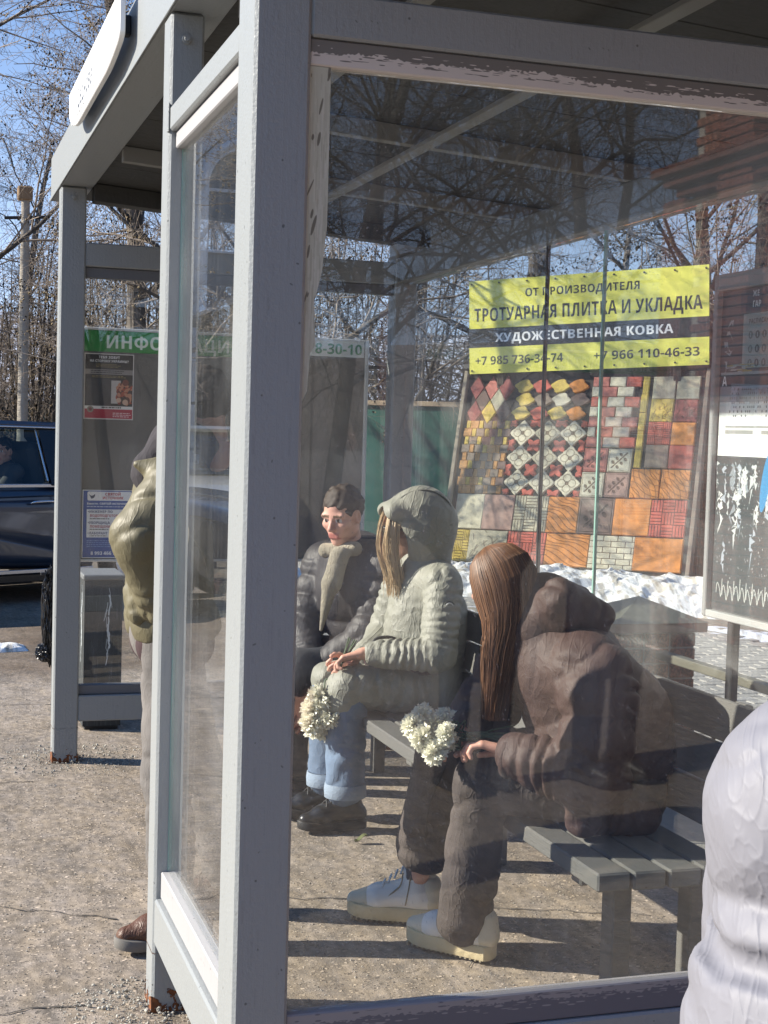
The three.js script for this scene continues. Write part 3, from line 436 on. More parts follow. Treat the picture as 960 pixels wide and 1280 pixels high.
// ---------------------------------------------------------------- pole, fences, shed
{
  const t = thing('utility_pole', 'weathered pale concrete utility pole with a broken top', 'utility pole', [1.53, 0, -22.6]);
  const g = new THREE.CylinderGeometry(.085, .12, 4.9, 4, 6); g.rotateY(.75); g.translate(0, 2.4, 0); part(t, 'pole', uvBox(strip(g)), mat([.42, .38, .32], .9, { bumpMap: rp(softTex, 3), bumpScale: .01 }));
  part(t, 'cap', bx(-.12, .10, 4.82, 5.03, -.09, .09, .02), mat([.33, .22, .13], .9)); part(t, 'crossbar', rod(V(-.3, 4.55, 0), V(.3, 4.6, 0), .025), mDark);
}
function boardFence(name, label, cat, a, b, y0, h, step, m, capM, partName, corrug) { // a, b: [x, z]
  const A = V(a[0], 0, a[1]), B = V(b[0], 0, b[1]), d = B.clone().sub(A), L = d.length(); d.normalize(); const nrm = V(-d.z, 0, d.x), t = thing(name, label, cat, [A.x, 0, A.z]);
  const n = Math.round(L / step), w = L / n, base = new THREE.Matrix4().makeBasis(d, V(0, 1, 0), nrm), gb = bx(.004, w - .004, y0, y0 + h, -.012, .012, .004), r = rng(n * 7 + 1);
  let gw = gb; if (corrug) { const s = new THREE.Shape(), c = w / 2; s.moveTo(0, 0); s.lineTo(c * .6, 0); s.lineTo(c * .8, .022); s.lineTo(c * 1.5, .022); s.lineTo(c * 1.7, 0); s.lineTo(w, 0); s.lineTo(w, -.003); s.lineTo(0, -.003); gw = new THREE.ExtrudeGeometry(s, { depth: h, bevelEnabled: false }); gw.rotateX(-Math.PI / 2); gw.translate(0, y0, 0); gw = uvBox(strip(gw)); }
  gw.applyMatrix4(base);
  for (let i = 0; i < n; i++) { const o = part(t, partName, gw, Array.isArray(m) ? m[(r() * m.length) | 0] : m); o.position.set(d.x * w * i + nrm.x * .003 * r(), corrug ? 0 : (r() - .5) * .02, d.z * w * i + nrm.z * .003 * r()); }
  if (capM) part(t, 'cap_rail', bx(0, L, y0 + h + .002, y0 + h + .07, -.05, .05, .006).applyMatrix4(base), capM);
  for (const q of [.12, .5, .88]) part(t, 'post', bx(L * q - .04, L * q + .04, 0, y0 + h, -.10, -.02, .006).applyMatrix4(base), mDark);
  return t;
}
const mGreen = mat([.008, .095, .072], .5), mTan = mat([.48, .36, .24], .8);
boardFence('metal_fence', 'green corrugated metal fence with a pale top board behind the banner stand', 'fence', [4.9, -20.6], [9.4, -16.9], .05, 1.86, .22, mGreen, mTan, 'sheet', true);
boardFence('metal_fence', 'distant green corrugated fence behind the concrete pole', 'fence', [1.6, -46], [6.5, -45.5], .6, 1.6, .4, mGreen, null, 'sheet', true);
const mPlank = [[.075, .06, .048], [.06, .048, .04], [.09, .072, .056]].map(c => mat(c, .9, { bumpMap: rp(barkTex, 3, .6), bumpScale: .006 }));
boardFence('plank_wall', 'dark brown plank wall behind the paving tile stand', 'wall', [6.35, -15.7], [9.3, -12.7], 0, 2.42, .16, mPlank, mPlank[1], 'plank', false);
{ // firewood sticks leaning at the right of the stand
  const t = thing('stick_pile', 'weathered grey sticks leaning beside the tile display', 'wood pile', [7.95, 0, -12.95]), r = rng(71), m = [mat([.20, .17, .14], .9), mat([.34, .30, .25], .9)];
  for (let i = 0; i < 14; i++) { const x = (r() - .3) * .7, z = (r() - .5) * .4 - x * .9; part(t, 'stick', rod(V(x, 0, z + .3), V(x + (r() - .5) * .4, .8 + r() * .7, z - .15), .016 + r() * .014, .012, 6), m[i % 2]); }
}
{ // low iron fence with tulip finials, and its brick pillar
  const t = thing('iron_fence', 'low wrought iron fence with tulip finials behind the bench', 'fence', [3.3, 0, -4]), mI = mat([.075, .07, .06], .6), mR = mat([.17, .16, .125], .6);
  wpart(t, 'top_rail', bx(3.275, 3.325, .535, .575, -6.03, -1.9, .004), mR); wpart(t, 'bottom_rail', bx(3.285, 3.315, .12, .15, -6.03, -1.9, .003), mR);
  const fin = merge([tube([V(0, -.28, 0), V(0, -.1, 0), V(0, .0, 0)], .009, 6), ...[-1, 1].map(s => tube([V(0, -.13, 0), V(0, -.10, s * .04), V(0, -.03, s * .042), V(0, .02, s * .028)], .008, 6)), ...[-1, 1].map(s => tube([V(0, -.16, 0), V(0, -.13, s * .065), V(0, -.06, s * .07), V(0, -.02, s * .085)], .006, 5)), new THREE.SphereGeometry(.018, 8, 6).translate(0, -.13, 0)]);
  for (let z = -5.9; z < -1.95; z += .185) { const o = part(t, 'finial', fin, mI); o.position.set(0, .43, z + 4); }
  for (const z of [-4.9, -3.4, -2.0]) wpart(t, 'post', bx(3.28, 3.32, 0, .534, z - .02, z + .02, .003), mI);
}
const brickTex = dtex(128, 128, (u, v) => { const q = .75 + .5 * (tnoise(u, v, 18) - .5) + .35 * (tnoise(u, v, 40, 6) - .5); return [q, q, q]; }, { srgb: true });
const mBricks = [[.40, .135, .075], [.33, .105, .065], [.46, .175, .10], [.26, .095, .07], [.42, .18, .115]].map(c => mat(c, .92, { map: rp(brickTex, 4), bumpMap: rp(grainTex, 5), bumpScale: .004 })), mMortar = mat([.36, .33, .29], .95, { bumpMap: rp(grainTex, 4), bumpScale: .004 });
{
  const t = thing('brick_pillar', 'squat orange brick pillar with a grey pyramid cap at the fence end', 'pillar', [3.30, 0, -6.26]), r = rng(81);
  const x0 = 3.10, x1 = 3.50, z0 = -6.46, z1 = -6.06; wpart(t, 'mortar', bx(x0 + .006, x1 - .006, 0, .655, z0 + .006, z1 - .006, .001), mMortar);
  const gz = bx(-.062, .062, 0, .063, -.02, .003, .005), gx = bx(-.003, .02, 0, .063, -.062, .062, .005);
  for (let j = 0; j < 9; j++) for (let i = 0; i < 3; i++) { const off = -.133 + i * .133; let o = part(t, 'brick', gz, mBricks[(r() * 3) | 0]); o.position.set(off + (r() - .5) * .003, .004 + j * .0725, .2); o = part(t, 'brick', gx, mBricks[[0, 2, 4][(r() * 3) | 0]]); o.position.set(-.2, .004 + j * .0725, off + (r() - .5) * .003); o = part(t, 'brick', gx, mBricks[(r() * 3) | 0]); o.position.set(.183, .004 + j * .0725, off); o = part(t, 'brick', gz, mBricks[1]); o.position.set(off, .004 + j * .0725, -.183); }
  wpart(t, 'coping', bx(x0 - .04, x1 + .04, .656, .70, z0 - .04, z1 + .04, .004), mat([.22, .13, .10], .85));
  const c = new THREE.ConeGeometry(.345, .10, 4, 1); c.rotateY(Math.PI / 4); c.translate(3.3, .751, -6.26); wpart(t, 'cap', uvBox(toCreasedNormals(strip(c.toNonIndexed()), .3)), mat([.20, .20, .15], .85, { bumpMap: rp(grainTex, 3), bumpScale: .004 }));
}

// ---------------------------------------------------------------- tile stand with its banner
{
  const BL = V(5.555, .16, -14.97), BR = V(7.38, .20, -13.12), TL = V(6.0, 2.19, -15.38), TR = V(7.73, 2.28, -13.55);
  const at = (s, t) => BL.clone().lerp(BR, s).lerp(TL.clone().lerp(TR, s), t), ex = BR.clone().sub(BL).normalize(), ey0 = TL.clone().sub(BL).normalize(), nz = ex.clone().cross(ey0).normalize(), ey = nz.clone().cross(ex);
  const t = thing('tile_display', 'leaning board covered with sample paving tiles of many colours', 'tile display', [6.5, 0, -14.2]);
  const WD = BL.distanceTo(BR), HT = BL.distanceTo(TL), M = frame(BL.clone().sub(t.position), ex, ey, nz), shear = (TL.clone().sub(BL)).dot(ex) / (TL.clone().sub(BL)).dot(ey);
  M.multiply(new THREE.Matrix4().set(1, shear * 0, 0, 0, 0, 1, 0, 0, 0, 0, 1, 0, 0, 0, 0, 1));
  const g0 = o => o.applyMatrix4(M), m0 = mat([.035, .03, .028], .9);
  part(t, 'backing', g0(bx(-.05, WD + .05, -.05, HT + .05, -.06, -.002, .004)), m0); part(t, 'side_rail', g0(bx(-.10, -.055, -.06, HT + .06, -.06, .05, .005)), mat([.30, .26, .20], .9)); part(t, 'side_rail', g0(bx(WD + .055, WD + .10, -.06, HT + .06, -.06, .05, .005)), mat([.24, .2, .16], .9));
  part(t, 'top_rail', g0(bx(-.10, WD + .10, HT + .062, HT + .12, -.08, .10, .005)), mDark);
  for (const x of [.15, WD - .15]) part(t, 'strut', rod(at(x / WD, .95).addScaledVector(nz, -.07).sub(t.position), V(at(x / WD, 0).x + .9, 0, at(x / WD, 0).z - .9).sub(t.position), .03), m0);
  // sample colours and moulded faces
  const C = { y: [.74, .54, .09], g: [.52, .48, .34], w: [.70, .65, .48], r: [.62, .12, .075], o: [.76, .28, .045], b: [.20, .125, .10], p: [.40, .25, .20], c: [.66, .61, .43], d: [.29, .225, .165], k: [.62, .21, .16], t: [.62, .31, .09], m: [.33, .08, .07] };
  const groove = {
    plain: null,
    basket: g => { for (let j = 0; j < 3; j++) for (let i = 0; i < 3; i++) for (let k = 0; k < 4; k++) (i + j) % 2 ? g.strokeRect(i * 43, j * 43 + k * 11, 43, 11) : g.strokeRect(i * 43 + k * 11, j * 43, 11, 43); },
    crackle: g => { const r = rng(9); for (let i = 0; i < 26; i++) { let x = r() * 128, y = r() * 128; g.beginPath(); g.moveTo(x, y); for (let k = 0; k < 3; k++) g.lineTo(x += (r() - .5) * 46, y += (r() - .5) * 46); g.stroke(); } },
    wave: g => { for (let i = -3; i < 9; i++) { g.beginPath(); for (let x = 0; x <= 128; x += 6) g.lineTo(x, i * 18 + x * .5 + 9 * Math.sin(x * .05 + i)); g.stroke(); } },
    ashlar: g => { for (let j = 0; j < 6; j++) for (let i = 0; i < 4; i++) g.strokeRect(i * 40 - (j % 2) * 18, j * 22, 40, 22); },
    fan: g => { for (let k = 1; k < 7; k++) { g.beginPath(); g.arc(0, 128, k * 24, 0, 7); g.stroke(); g.beginPath(); g.arc(128, 0, k * 24, 0, 7); g.stroke(); } },
    leaf: g => { g.lineWidth = 7; g.beginPath(); g.moveTo(24, 104); g.lineTo(104, 24); g.stroke(); for (let k = 0; k < 3; k++) { const x = 42 + k * 20, y = 86 - k * 20; g.beginPath(); g.ellipse(x - 12, y - 12, 11, 7, .8, 0, 7); g.fill(); g.beginPath(); g.ellipse(x + 13, y + 13, 11, 7, .8, 0, 7); g.fill(); } g.lineWidth = 2; g.strokeRect(8, 8, 112, 112); },
    clover: g => { g.lineWidth = 2; for (let k = 0; k < 4; k++) { g.beginPath(); g.ellipse(64 + 24 * Math.cos(k * 1.571), 64 + 24 * Math.sin(k * 1.571), 18, 18, 0, 0, 7); g.stroke(); } g.beginPath(); g.arc(64, 64, 9, 0, 7); g.fill(); },
  };
  const cache = {}, tm = (c, f) => cache[c + f] ??= (() => { const base = (bg, ln) => (g, w, h) => { g.fillStyle = bg; g.fillRect(0, 0, w, h); const r = rng(c.charCodeAt(0) * 31 + f.length); for (let i = 0; i < 260; i++) { const q = r() < .5 ? 0 : 255; g.fillStyle = `rgba(${q},${q},${q},${r() * .055})`; g.beginPath(); g.arc(r() * w, r() * h, 2 + r() * 16, 0, 7); g.fill(); } if (groove[f]) { g.strokeStyle = g.fillStyle = ln; g.lineWidth = 1.7; groove[f](g); } };
    return mat(C[c], .72, { map: ctex(128, 128, base('#f4f4f4', 'rgba(90,70,55,.62)')), bumpMap: ctex(128, 128, base('#fff', '#000'), { data: true }), bumpScale: .006 }); })();
  const rr = rng(97);
  const poly = (pts, c, f = 'plain') => { // pts in metres on the board
    const s = new THREE.Shape(pts.map(p => new THREE.Vector2(p[0], p[1]))), h = .022 + rr() * .012, g = strip(new THREE.ExtrudeGeometry(s, { depth: h, bevelEnabled: true, bevelSize: .006, bevelThickness: .006, bevelOffset: -.008, bevelSegments: 1, curveSegments: 3 }));
    let x0 = 9, x1 = -9, y0 = 9, y1 = -9; for (const p of pts) { x0 = Math.min(x0, p[0]); x1 = Math.max(x1, p[0]); y0 = Math.min(y0, p[1]); y1 = Math.max(y1, p[1]); }
    const P = g.attributes.position, U = g.attributes.uv; for (let i = 0; i < P.count; i++) U.setXY(i, (P.getX(i) - x0) / (x1 - x0), (P.getY(i) - y0) / (y1 - y0));
    part(t, 'tile', g0(g), tm(c, f));
  };
  const X = x => x * WD, Y = y => y * HT, rect = (x0, x1, y0, y1, c, f) => { const j = () => (rr() - .5) * .006; poly([[X(x0) + j(), Y(y0) + j()], [X(x1) + j(), Y(y0) + j()], [X(x1) + j(), Y(y1) + j()], [X(x0) + j(), Y(y1) + j()]], c, f); };
  const row = (y0, y1, a) => { for (let i = 0; i < a.length - 1; i++) rect(a[i][0], a[i + 1][0], y0, y1, a[i][1], a[i][2]); };
  row(0, .168, [[0, 'y', 'basket'], [.088, 'g', 'crackle'], [.262, 'r', 'basket'], [.43, 'o', 'wave'], [.617, 'w', 'ashlar'], [.805, 'o', 'plain'], [1]]);
  row(.172, .358, [[.008, 'c', 'plain'], [.135, 'p', 'plain'], [.272, 'g', 'basket'], [.42, 'o', 'wave'], [.555, 'b', 'leaf'], [.705, 'o', 'plain'], [.855, 'r', 'basket'], [1]]);
  // small setts, lower left
  { const n = 7, m = 9, x0 = .0, x1 = .205, y0 = .362, y1 = .755; for (let j = 0; j < m; j++) for (let i = 0; i < n; i++) { const wide = (i + j) % 2; rect(lerp(x0, x1, (i + (wide ? -.16 : .16)) / n), lerp(x0, x1, (i + 1 + (wide ? .16 : -.16)) / n), lerp(y0, y1, j / m), lerp(y0, y1, (j + 1) / m), j > m - 4 && !wide ? 'y' : wide ? (rr() < .62 ? 'd' : rr() < .5 ? 'b' : 't') : (rr() < .6 ? 't' : 'y')); } }
  // cross-and-star pattern
  { const x0 = .21, x1 = .545, y0 = .362, y1 = .755, nx = 3, ny = 3, w = X(x1 - x0) / nx, h = Y(y1 - y0) / ny;
    for (let j = 0; j < ny; j++) for (let i = 0; i < nx; i++) { const cx = X(x0) + w * (i + .5), cy = Y(y0) + h * (j + .5), pts = []; for (let k = 0; k < 24; k++) { const a = k / 24 * 6.2832, q = .435 + .07 * Math.cos(4 * a) + .03 * Math.cos(8 * a); pts.push([cx + Math.cos(a) * q * w, cy + Math.sin(a) * q * h]); } poly(pts, rr() < .7 ? 'w' : 'g', 'clover'); }
    for (let j = 0; j <= ny; j++) for (let i = 0; i <= nx; i++) { const cx = X(x0) + w * i, cy = Y(y0) + h * j, pts = []; for (let k = 0; k < 16; k++) { const a = k / 16 * 6.2832, q = .20 - .07 * Math.cos(4 * a); const px = clamp(cx + Math.cos(a) * q * w * 1.25, X(x0), X(x1)), py = clamp(cy + Math.sin(a) * q * h * 1.25, Y(y0), Y(y1)); pts.push([px, py]); } if (i > 0 && i < nx && j > 0 && j < ny) poly(pts, 'r'); else { const f = pts.filter((p, k) => !k || p[0] !== pts[k - 1][0] || p[1] !== pts[k - 1][1]); if (f.length > 4) poly(f, 'r'); } } }
  rect(.55, .648, .362, .488, 'w', 'leaf'); rect(.652, .752, .362, .488, 'p', 'leaf'); rect(.55, .648, .492, .615, 'k', 'leaf'); rect(.652, .752, .492, .615, 'w', 'leaf');
  rect(.757, .878, .362, .512, 'o', 'fan'); rect(.882, 1, .362, .512, 'o', 'fan');
  // brick-bond blocks
  for (let j = 0; j < 7; j++) for (let i = 0; i < 3; i++) { const o = (j % 2) * .035, a = .55 + i * .072 - o + .0, b = a + .07; rect(Math.max(.55, a), Math.min(.757, b), .62 + j * .053, .62 + (j + 1) * .053 - .001, (i + j) % 2 ? 'w' : (rr() < .5 ? 'r' : 'k')); }
  for (let j = 0; j < 5; j++) rect(.762, .79, .517 + j * .095, .517 + (j + 1) * .095, 'y');
  [['d', 'r'], ['r', 'o'], ['y', 'm'], ['g', 'g']].forEach((p, j) => { rect(.805, .9, .517 + j * .119, .517 + (j + 1) * .119 - .002, p[0], j === 1 ? 'basket' : j === 2 ? 'crackle' : 'plain'); rect(.904, 1, .517 + j * .119, .517 + (j + 1) * .119 - .002, p[1], j === 2 ? 'crackle' : 'plain'); });
  // scalloped pavers, top middle
  for (let j = 0; j < 3; j++) for (let i = 0; i < 4; i++) { const w = X(.081), h = Y(.073), cx = X(.245) + w * i + (j % 2) * w * .15, cy = Y(.797) + h * j, pts = []; for (let k = 0; k < 20; k++) { const a = k / 20 * 6.2832, q = .46 + .05 * Math.cos(4 * a + .8) + .03 * Math.cos(6 * a); pts.push([cx + Math.cos(a) * q * w * 1.06, cy + Math.sin(a) * q * h * 1.06]); } poly(pts, i === 0 ? 'y' : ['o', 'w', 'r', 'b', 'y', 'd'][(i * 2 + j * 3) % 6]); }
  // diamond lattice, top left
  { const w = X(.068), h = Y(.135); for (let j = 0; j < 4; j++) for (let i = 0; i < 4; i++) { const cx = X(.03) + w * i + (j % 2) * w * .5, cy = Y(.80) + h * .5 * j; if (cx + w / 2 > X(.205) || cy + h / 2 > Y(1.03)) continue; poly([[cx - w / 2, cy], [cx, cy - h / 2], [cx + w / 2, cy], [cx, cy + h / 2]], ['m', 'y', 'b', 'g', 'm', 'k'][(i + j * 2) % 6]); } }

  const b = thing('advertising_banner', 'yellow and black paving tile banner mounted over the tile stand', 'banner', [6.85, 2.2, -14.4]);
  const B0 = V(5.89, 2.215, -15.35), B1 = V(7.80, 2.335, -13.45), BT = V(5.885, 3.245, -15.37), bx_ = B1.clone().sub(B0), BW = bx_.length(); bx_.normalize(); const bn = bx_.clone().cross(BT.clone().sub(B0)).normalize(), by_ = bn.clone().cross(bx_), BH = 1.03;
  const BM = frame(B0.clone().sub(b.position), bx_, by_, bn);
  const tex = ctex(2048, 772, (g, w, h) => {
    g.fillStyle = '#ebe868'; g.fillRect(0, 0, w, h); g.fillStyle = '#25262a'; g.fillRect(0, h * .515, w, h * .205);
    const fit = (s, x0, x1, y, px, wgt, c, sy = 1) => { g.save(); g.font = `${wgt} ${px}px sans-serif`; const m = g.measureText(s).width; g.translate(x0, y); g.scale((x1 - x0) / m, sy); g.fillStyle = c; g.textAlign = 'left'; g.fillText(s, 0, 0); g.restore(); };
    fit('ОТ ПРОИЗВОДИТЕЛЯ', w * .245, w * .73, h * .20, 92, 'bold', '#26282b'); fit('ТРОТУАРНАЯ ПЛИТКА И УКЛАДКА', w * .022, w * .975, h * .44, 150, 'bold', '#2a2c2f', 1.02); fit('ХУДОЖЕСТВЕННАЯ КОВКА', w * .115, w * .86, h * .665, 100, 'bold', '#f3f3f1');
    fit('+7 985 736-34-74', w * .025, w * .41, h * .905, 96, 'bold', '#2a2c2f'); fit('+7 966 110-46-33', w * .535, w * .965, h * .905, 96, 'bold', '#2a2c2f');
  }, { clamp: true });
  const fc = new THREE.PlaneGeometry(BW, BH, 24, 12); { const P = fc.attributes.position; for (let i = 0; i < P.count; i++) P.setZ(i, .0035 + .006 * N3(P.getX(i) * 2.2, P.getY(i) * 3, 1)); fc.computeVertexNormals(); } fc.translate(BW / 2, BH / 2, .006); fc.applyMatrix4(BM);
  part(b, 'printed_sheet', strip(fc), mat([.92, .92, .92], .5, { map: tex })); part(b, 'board', bx(.005, BW - .005, .005, BH - .005, -.025, -.001, .002).applyMatrix4(BM), mDark);
  for (let i = 0; i < 9; i++) for (const y of [.035, BH - .035]) { const g = rod(V(.03 + i * (BW - .06) / 8, y, .004), V(.03 + i * (BW - .06) / 8, y, .022), .011, .010, 8).applyMatrix4(BM); part(b, 'rivet', uvBox(g), mDark); }
  for (const x of [.35, BW - .35]) part(b, 'post', bx(x - .04, x + .04, -2.2, BH - .1, -.11, -.03, .004).applyMatrix4(BM), mPlank[0]);
}

// ---------------------------------------------------------------- buildings on the street, mirrored in the glass
{ // brick building at the right, behind the photographer
  const t = thing('brick_building', 'red brick building with corbelled ledge mirrored at the right of the near glass', 'building', [6.1, 0, 0]);
  const z0 = -1.5, z1 = 5.2, X = 6.1, r = rng(111);
  wpart(t, 'wall', bx(X, X + 7, 0, 7.6, z0, z1, .01), mMortar); wpart(t, 'roof', bx(X - .35, X + 7.3, 7.6, 7.95, z0 - .3, z1 + .35, .02), mat([.12, .13, .13], .7));
  const gb = bx(-.018, .01, .004, .070, -.122, .122, .005), gh = bx(-.018, .01, .004, .070, -.058, .058, .005), rest = [[], [], []];
  let n = 0;
  for (let j = 0; j < 100; j++) for (let i = 0; i < 27; i++) {
    const y = j * .076, z = z1 - .126 - i * .252 + (j % 2) * .126; if (z + .12 > z1 || y > 7.5) continue;
    const mI = (r() * 5) | 0;
    if (z > 3.1 && y > 2.7 && y < 5.6 && n < 285) { const o = part(t, 'brick', gb, mBricks[mI]); o.position.set(-.002, y, z); n++; } else { const g = gb.clone(); g.translate(-.002, y, z); rest[mI % 3].push(g); }
  }
  rest.forEach((a, k) => stuff(part(t, 'bricks', merge(a), mBricks[k])));
  for (const [z, w] of [[4.35, .52], [1.6, .52]]) { const p = []; for (let j = 0; j < 98; j++) p.push(bx(-.16, -.02, j * .076 + .004, j * .076 + .070, z - w / 2 + (j % 2) * .02, z + w / 2 - (j % 2) * .02, .005)); stuff(part(t, 'pilaster', merge(p), mBricks[1])); }
  for (const [y, d] of [[3.55, .12], [3.63, .2], [3.71, .28]]) part(t, 'ledge', bx(-d, -.02, y, y + .07, z0, z1 + d, .006), mBricks[3]);
  part(t, 'plinth', bx(-.12, 6.9, 0, 3.54, 5.21, 5.55, .02), mBricks[3]);
  for (const z of [2.9, .2]) { const w = part(t, 'window', bx(-.03, -.019, 4.3, 6.2, z - .5, z + .5, .004), mat([.05, .06, .07], .1)); part(w, 'frame', merge([bx(-.06, -.031, 4.25, 4.33, z - .56, z + .56), bx(-.06, -.031, 6.17, 6.25, z - .56, z + .56), bx(-.06, -.031, 4.331, 6.169, z - .56, z - .49), bx(-.06, -.031, 4.331, 6.169, z + .49, z + .56), bx(-.06, -.031, 4.331, 6.169, z - .03, z + .03)]), mat([.6, .6, .58], .6)); }
}
{ // pale building with an arched window across the street
  const t = thing('arched_building', 'pale plastered building with tall arched windows mirrored in the narrow side glass', 'building', [-8.5, 0, -46]);
  const m = mat([.62, .66, .70], .85, { bumpMap: rp(softTex, .5), bumpScale: .02 }), tr = mat([.72, .74, .77], .8), s = new THREE.Shape(); s.moveTo(-7, 0); s.lineTo(7, 0); s.lineTo(7, 12.5); s.lineTo(-7, 12.5); s.lineTo(-7, 0);
  const xs = [-4.6, 0, 4.6]; for (const x of xs) { const h = new THREE.Path(); h.moveTo(x - 1.2, 5.2); h.lineTo(x + 1.2, 5.2); h.lineTo(x + 1.2, 9); h.absarc(x, 9, 1.2, 0, Math.PI, false); h.lineTo(x - 1.2, 5.2); s.holes.push(h); }
  const g = new THREE.ExtrudeGeometry(s, { depth: .6, bevelEnabled: false, curveSegments: 12 }); part(t, 'wall', uvBox(strip(g)), m);
  part(t, 'side_wall', bx(-7, 7, 0, 12.4, -9, -.02, .02), m); part(t, 'cornice', bx(-7.4, 7.4, 12.51, 13.0, -9.2, 1.1, .05), tr); part(t, 'roof', (() => { const c = new THREE.ConeGeometry(9.6, 3.2, 4); c.rotateY(Math.PI / 4); c.scale(1.08, 1, .8); c.translate(0, 14.62, -4); return uvBox(strip(c)); })(), mat([.20, .30, .26], .6));
  for (const x of xs) { const w = part(t, 'window', bx(x - 1.19, x + 1.19, 5.21, 10.1, .05, .1, .003), mat([.09, .12, .15], .1)); part(w, 'frame', merge([bx(x - .05, x + .05, 5.21, 10.1, .101, .2), bx(x - 1.19, x + 1.19, 7, 7.1, .101, .19), bx(x - 1.19, x + 1.19, 8.9, 9, .101, .19)]), mat([.7, .7, .7], .6)); const ar = new THREE.TorusGeometry(1.42, .14, 6, 20, Math.PI); ar.translate(x, 9, .62); part(w, 'archivolt', uvBox(strip(ar)), tr); part(w, 'sill', bx(x - 1.5, x + 1.5, 4.95, 5.15, .6, .85, .02), tr); }
}
{
  const t = thing('street_railing', 'black street railing of upright bars mirrored in the narrow side glass', 'fence', [-7, 0, -34]), gs = bx(-.02, .02, .9, 2.35, -.02, .02, .003);
  for (let i = 0; i < 60; i++) { const o = part(t, 'bar', gs, mDark); o.position.x = -4.4 + i * .15; } part(t, 'rail', bx(-4.5, 4.5, 2.05, 2.12, -.03, .03, .003), mDark); part(t, 'rail', bx(-4.5, 4.5, .98, 1.05, -.03, .03, .003), mDark); for (const x of [-4.4, -1.5, 1.5, 4.4]) part(t, 'post', bx(x - .05, x + .05, 0, 2.4, -.1, -.021, .005), mDark);
}
lumpy('snow_bank', 'smooth snow bank along the street railing mirrored in the side glass', 'snow bank', [80, 24], (u, v) => { const e = Math.pow(Math.max(0, 1 - Math.pow(Math.abs(v - .5) * 2, 2)), .6); return [lerp(-14, -1.5, u), e * (1.0 + .25 * fbm(u * 9, 3, v * 2, 3)) - .03, lerp(-35.2, -32.4, v)]; }, mSnow);

{ // low house across the street, mirrored in the back glass over the timetable
  const t = thing('wooden_house', 'low dark plank house with white window frames mirrored in the back glass', 'house', [-11.5, 0, -28]), r = rng(131);
  part(t, 'wall', bx(-6.4, 6.4, 0, 3.9, -7, -.03, .02), mPlank[0]);
  const gp = bx(-6.4, 6.4, 0, .19, -.026, 0, .006); for (let i = 0; i < 19; i++) { const o = part(t, 'plank', gp, mPlank[(r() * 3) | 0]); o.position.set(0, .3 + i * .195, .004 * r()); }
  const s = new THREE.Shape(); s.moveTo(-7, 3.92); s.lineTo(7, 3.92); s.lineTo(0, 7.6); s.lineTo(-7, 3.92); const g = new THREE.ExtrudeGeometry(s, { depth: 7.6, bevelEnabled: false }); g.translate(0, 0, -7.2); const rf = part(t, 'roof', uvBox(strip(g)), mat([.07, .06, .055], .85)); part(rf, 'chimney', bx(1.6, 2.2, 5.8, 8.0, -4, -3.4, .02), mBricks[1]);
  for (const x of [-4.2, -1.4, 1.4, 4.2]) { const w = part(t, 'window', bx(x - .5, x + .5, 1.3, 2.7, .006, .02, .002), mat([.03, .035, .04], .1)); part(w, 'frame', merge([bx(x - .62, x - .5, 1.2, 2.8, .0, .06), bx(x + .5, x + .62, 1.2, 2.8, 0, .06), bx(x - .499, x + .499, 2.7, 2.8, 0, .06), bx(x - .499, x + .499, 1.2, 1.3, 0, .06), bx(x - .03, x + .03, 1.301, 2.699, .021, .05)]), mat([.7, .7, .68], .6)); }
}

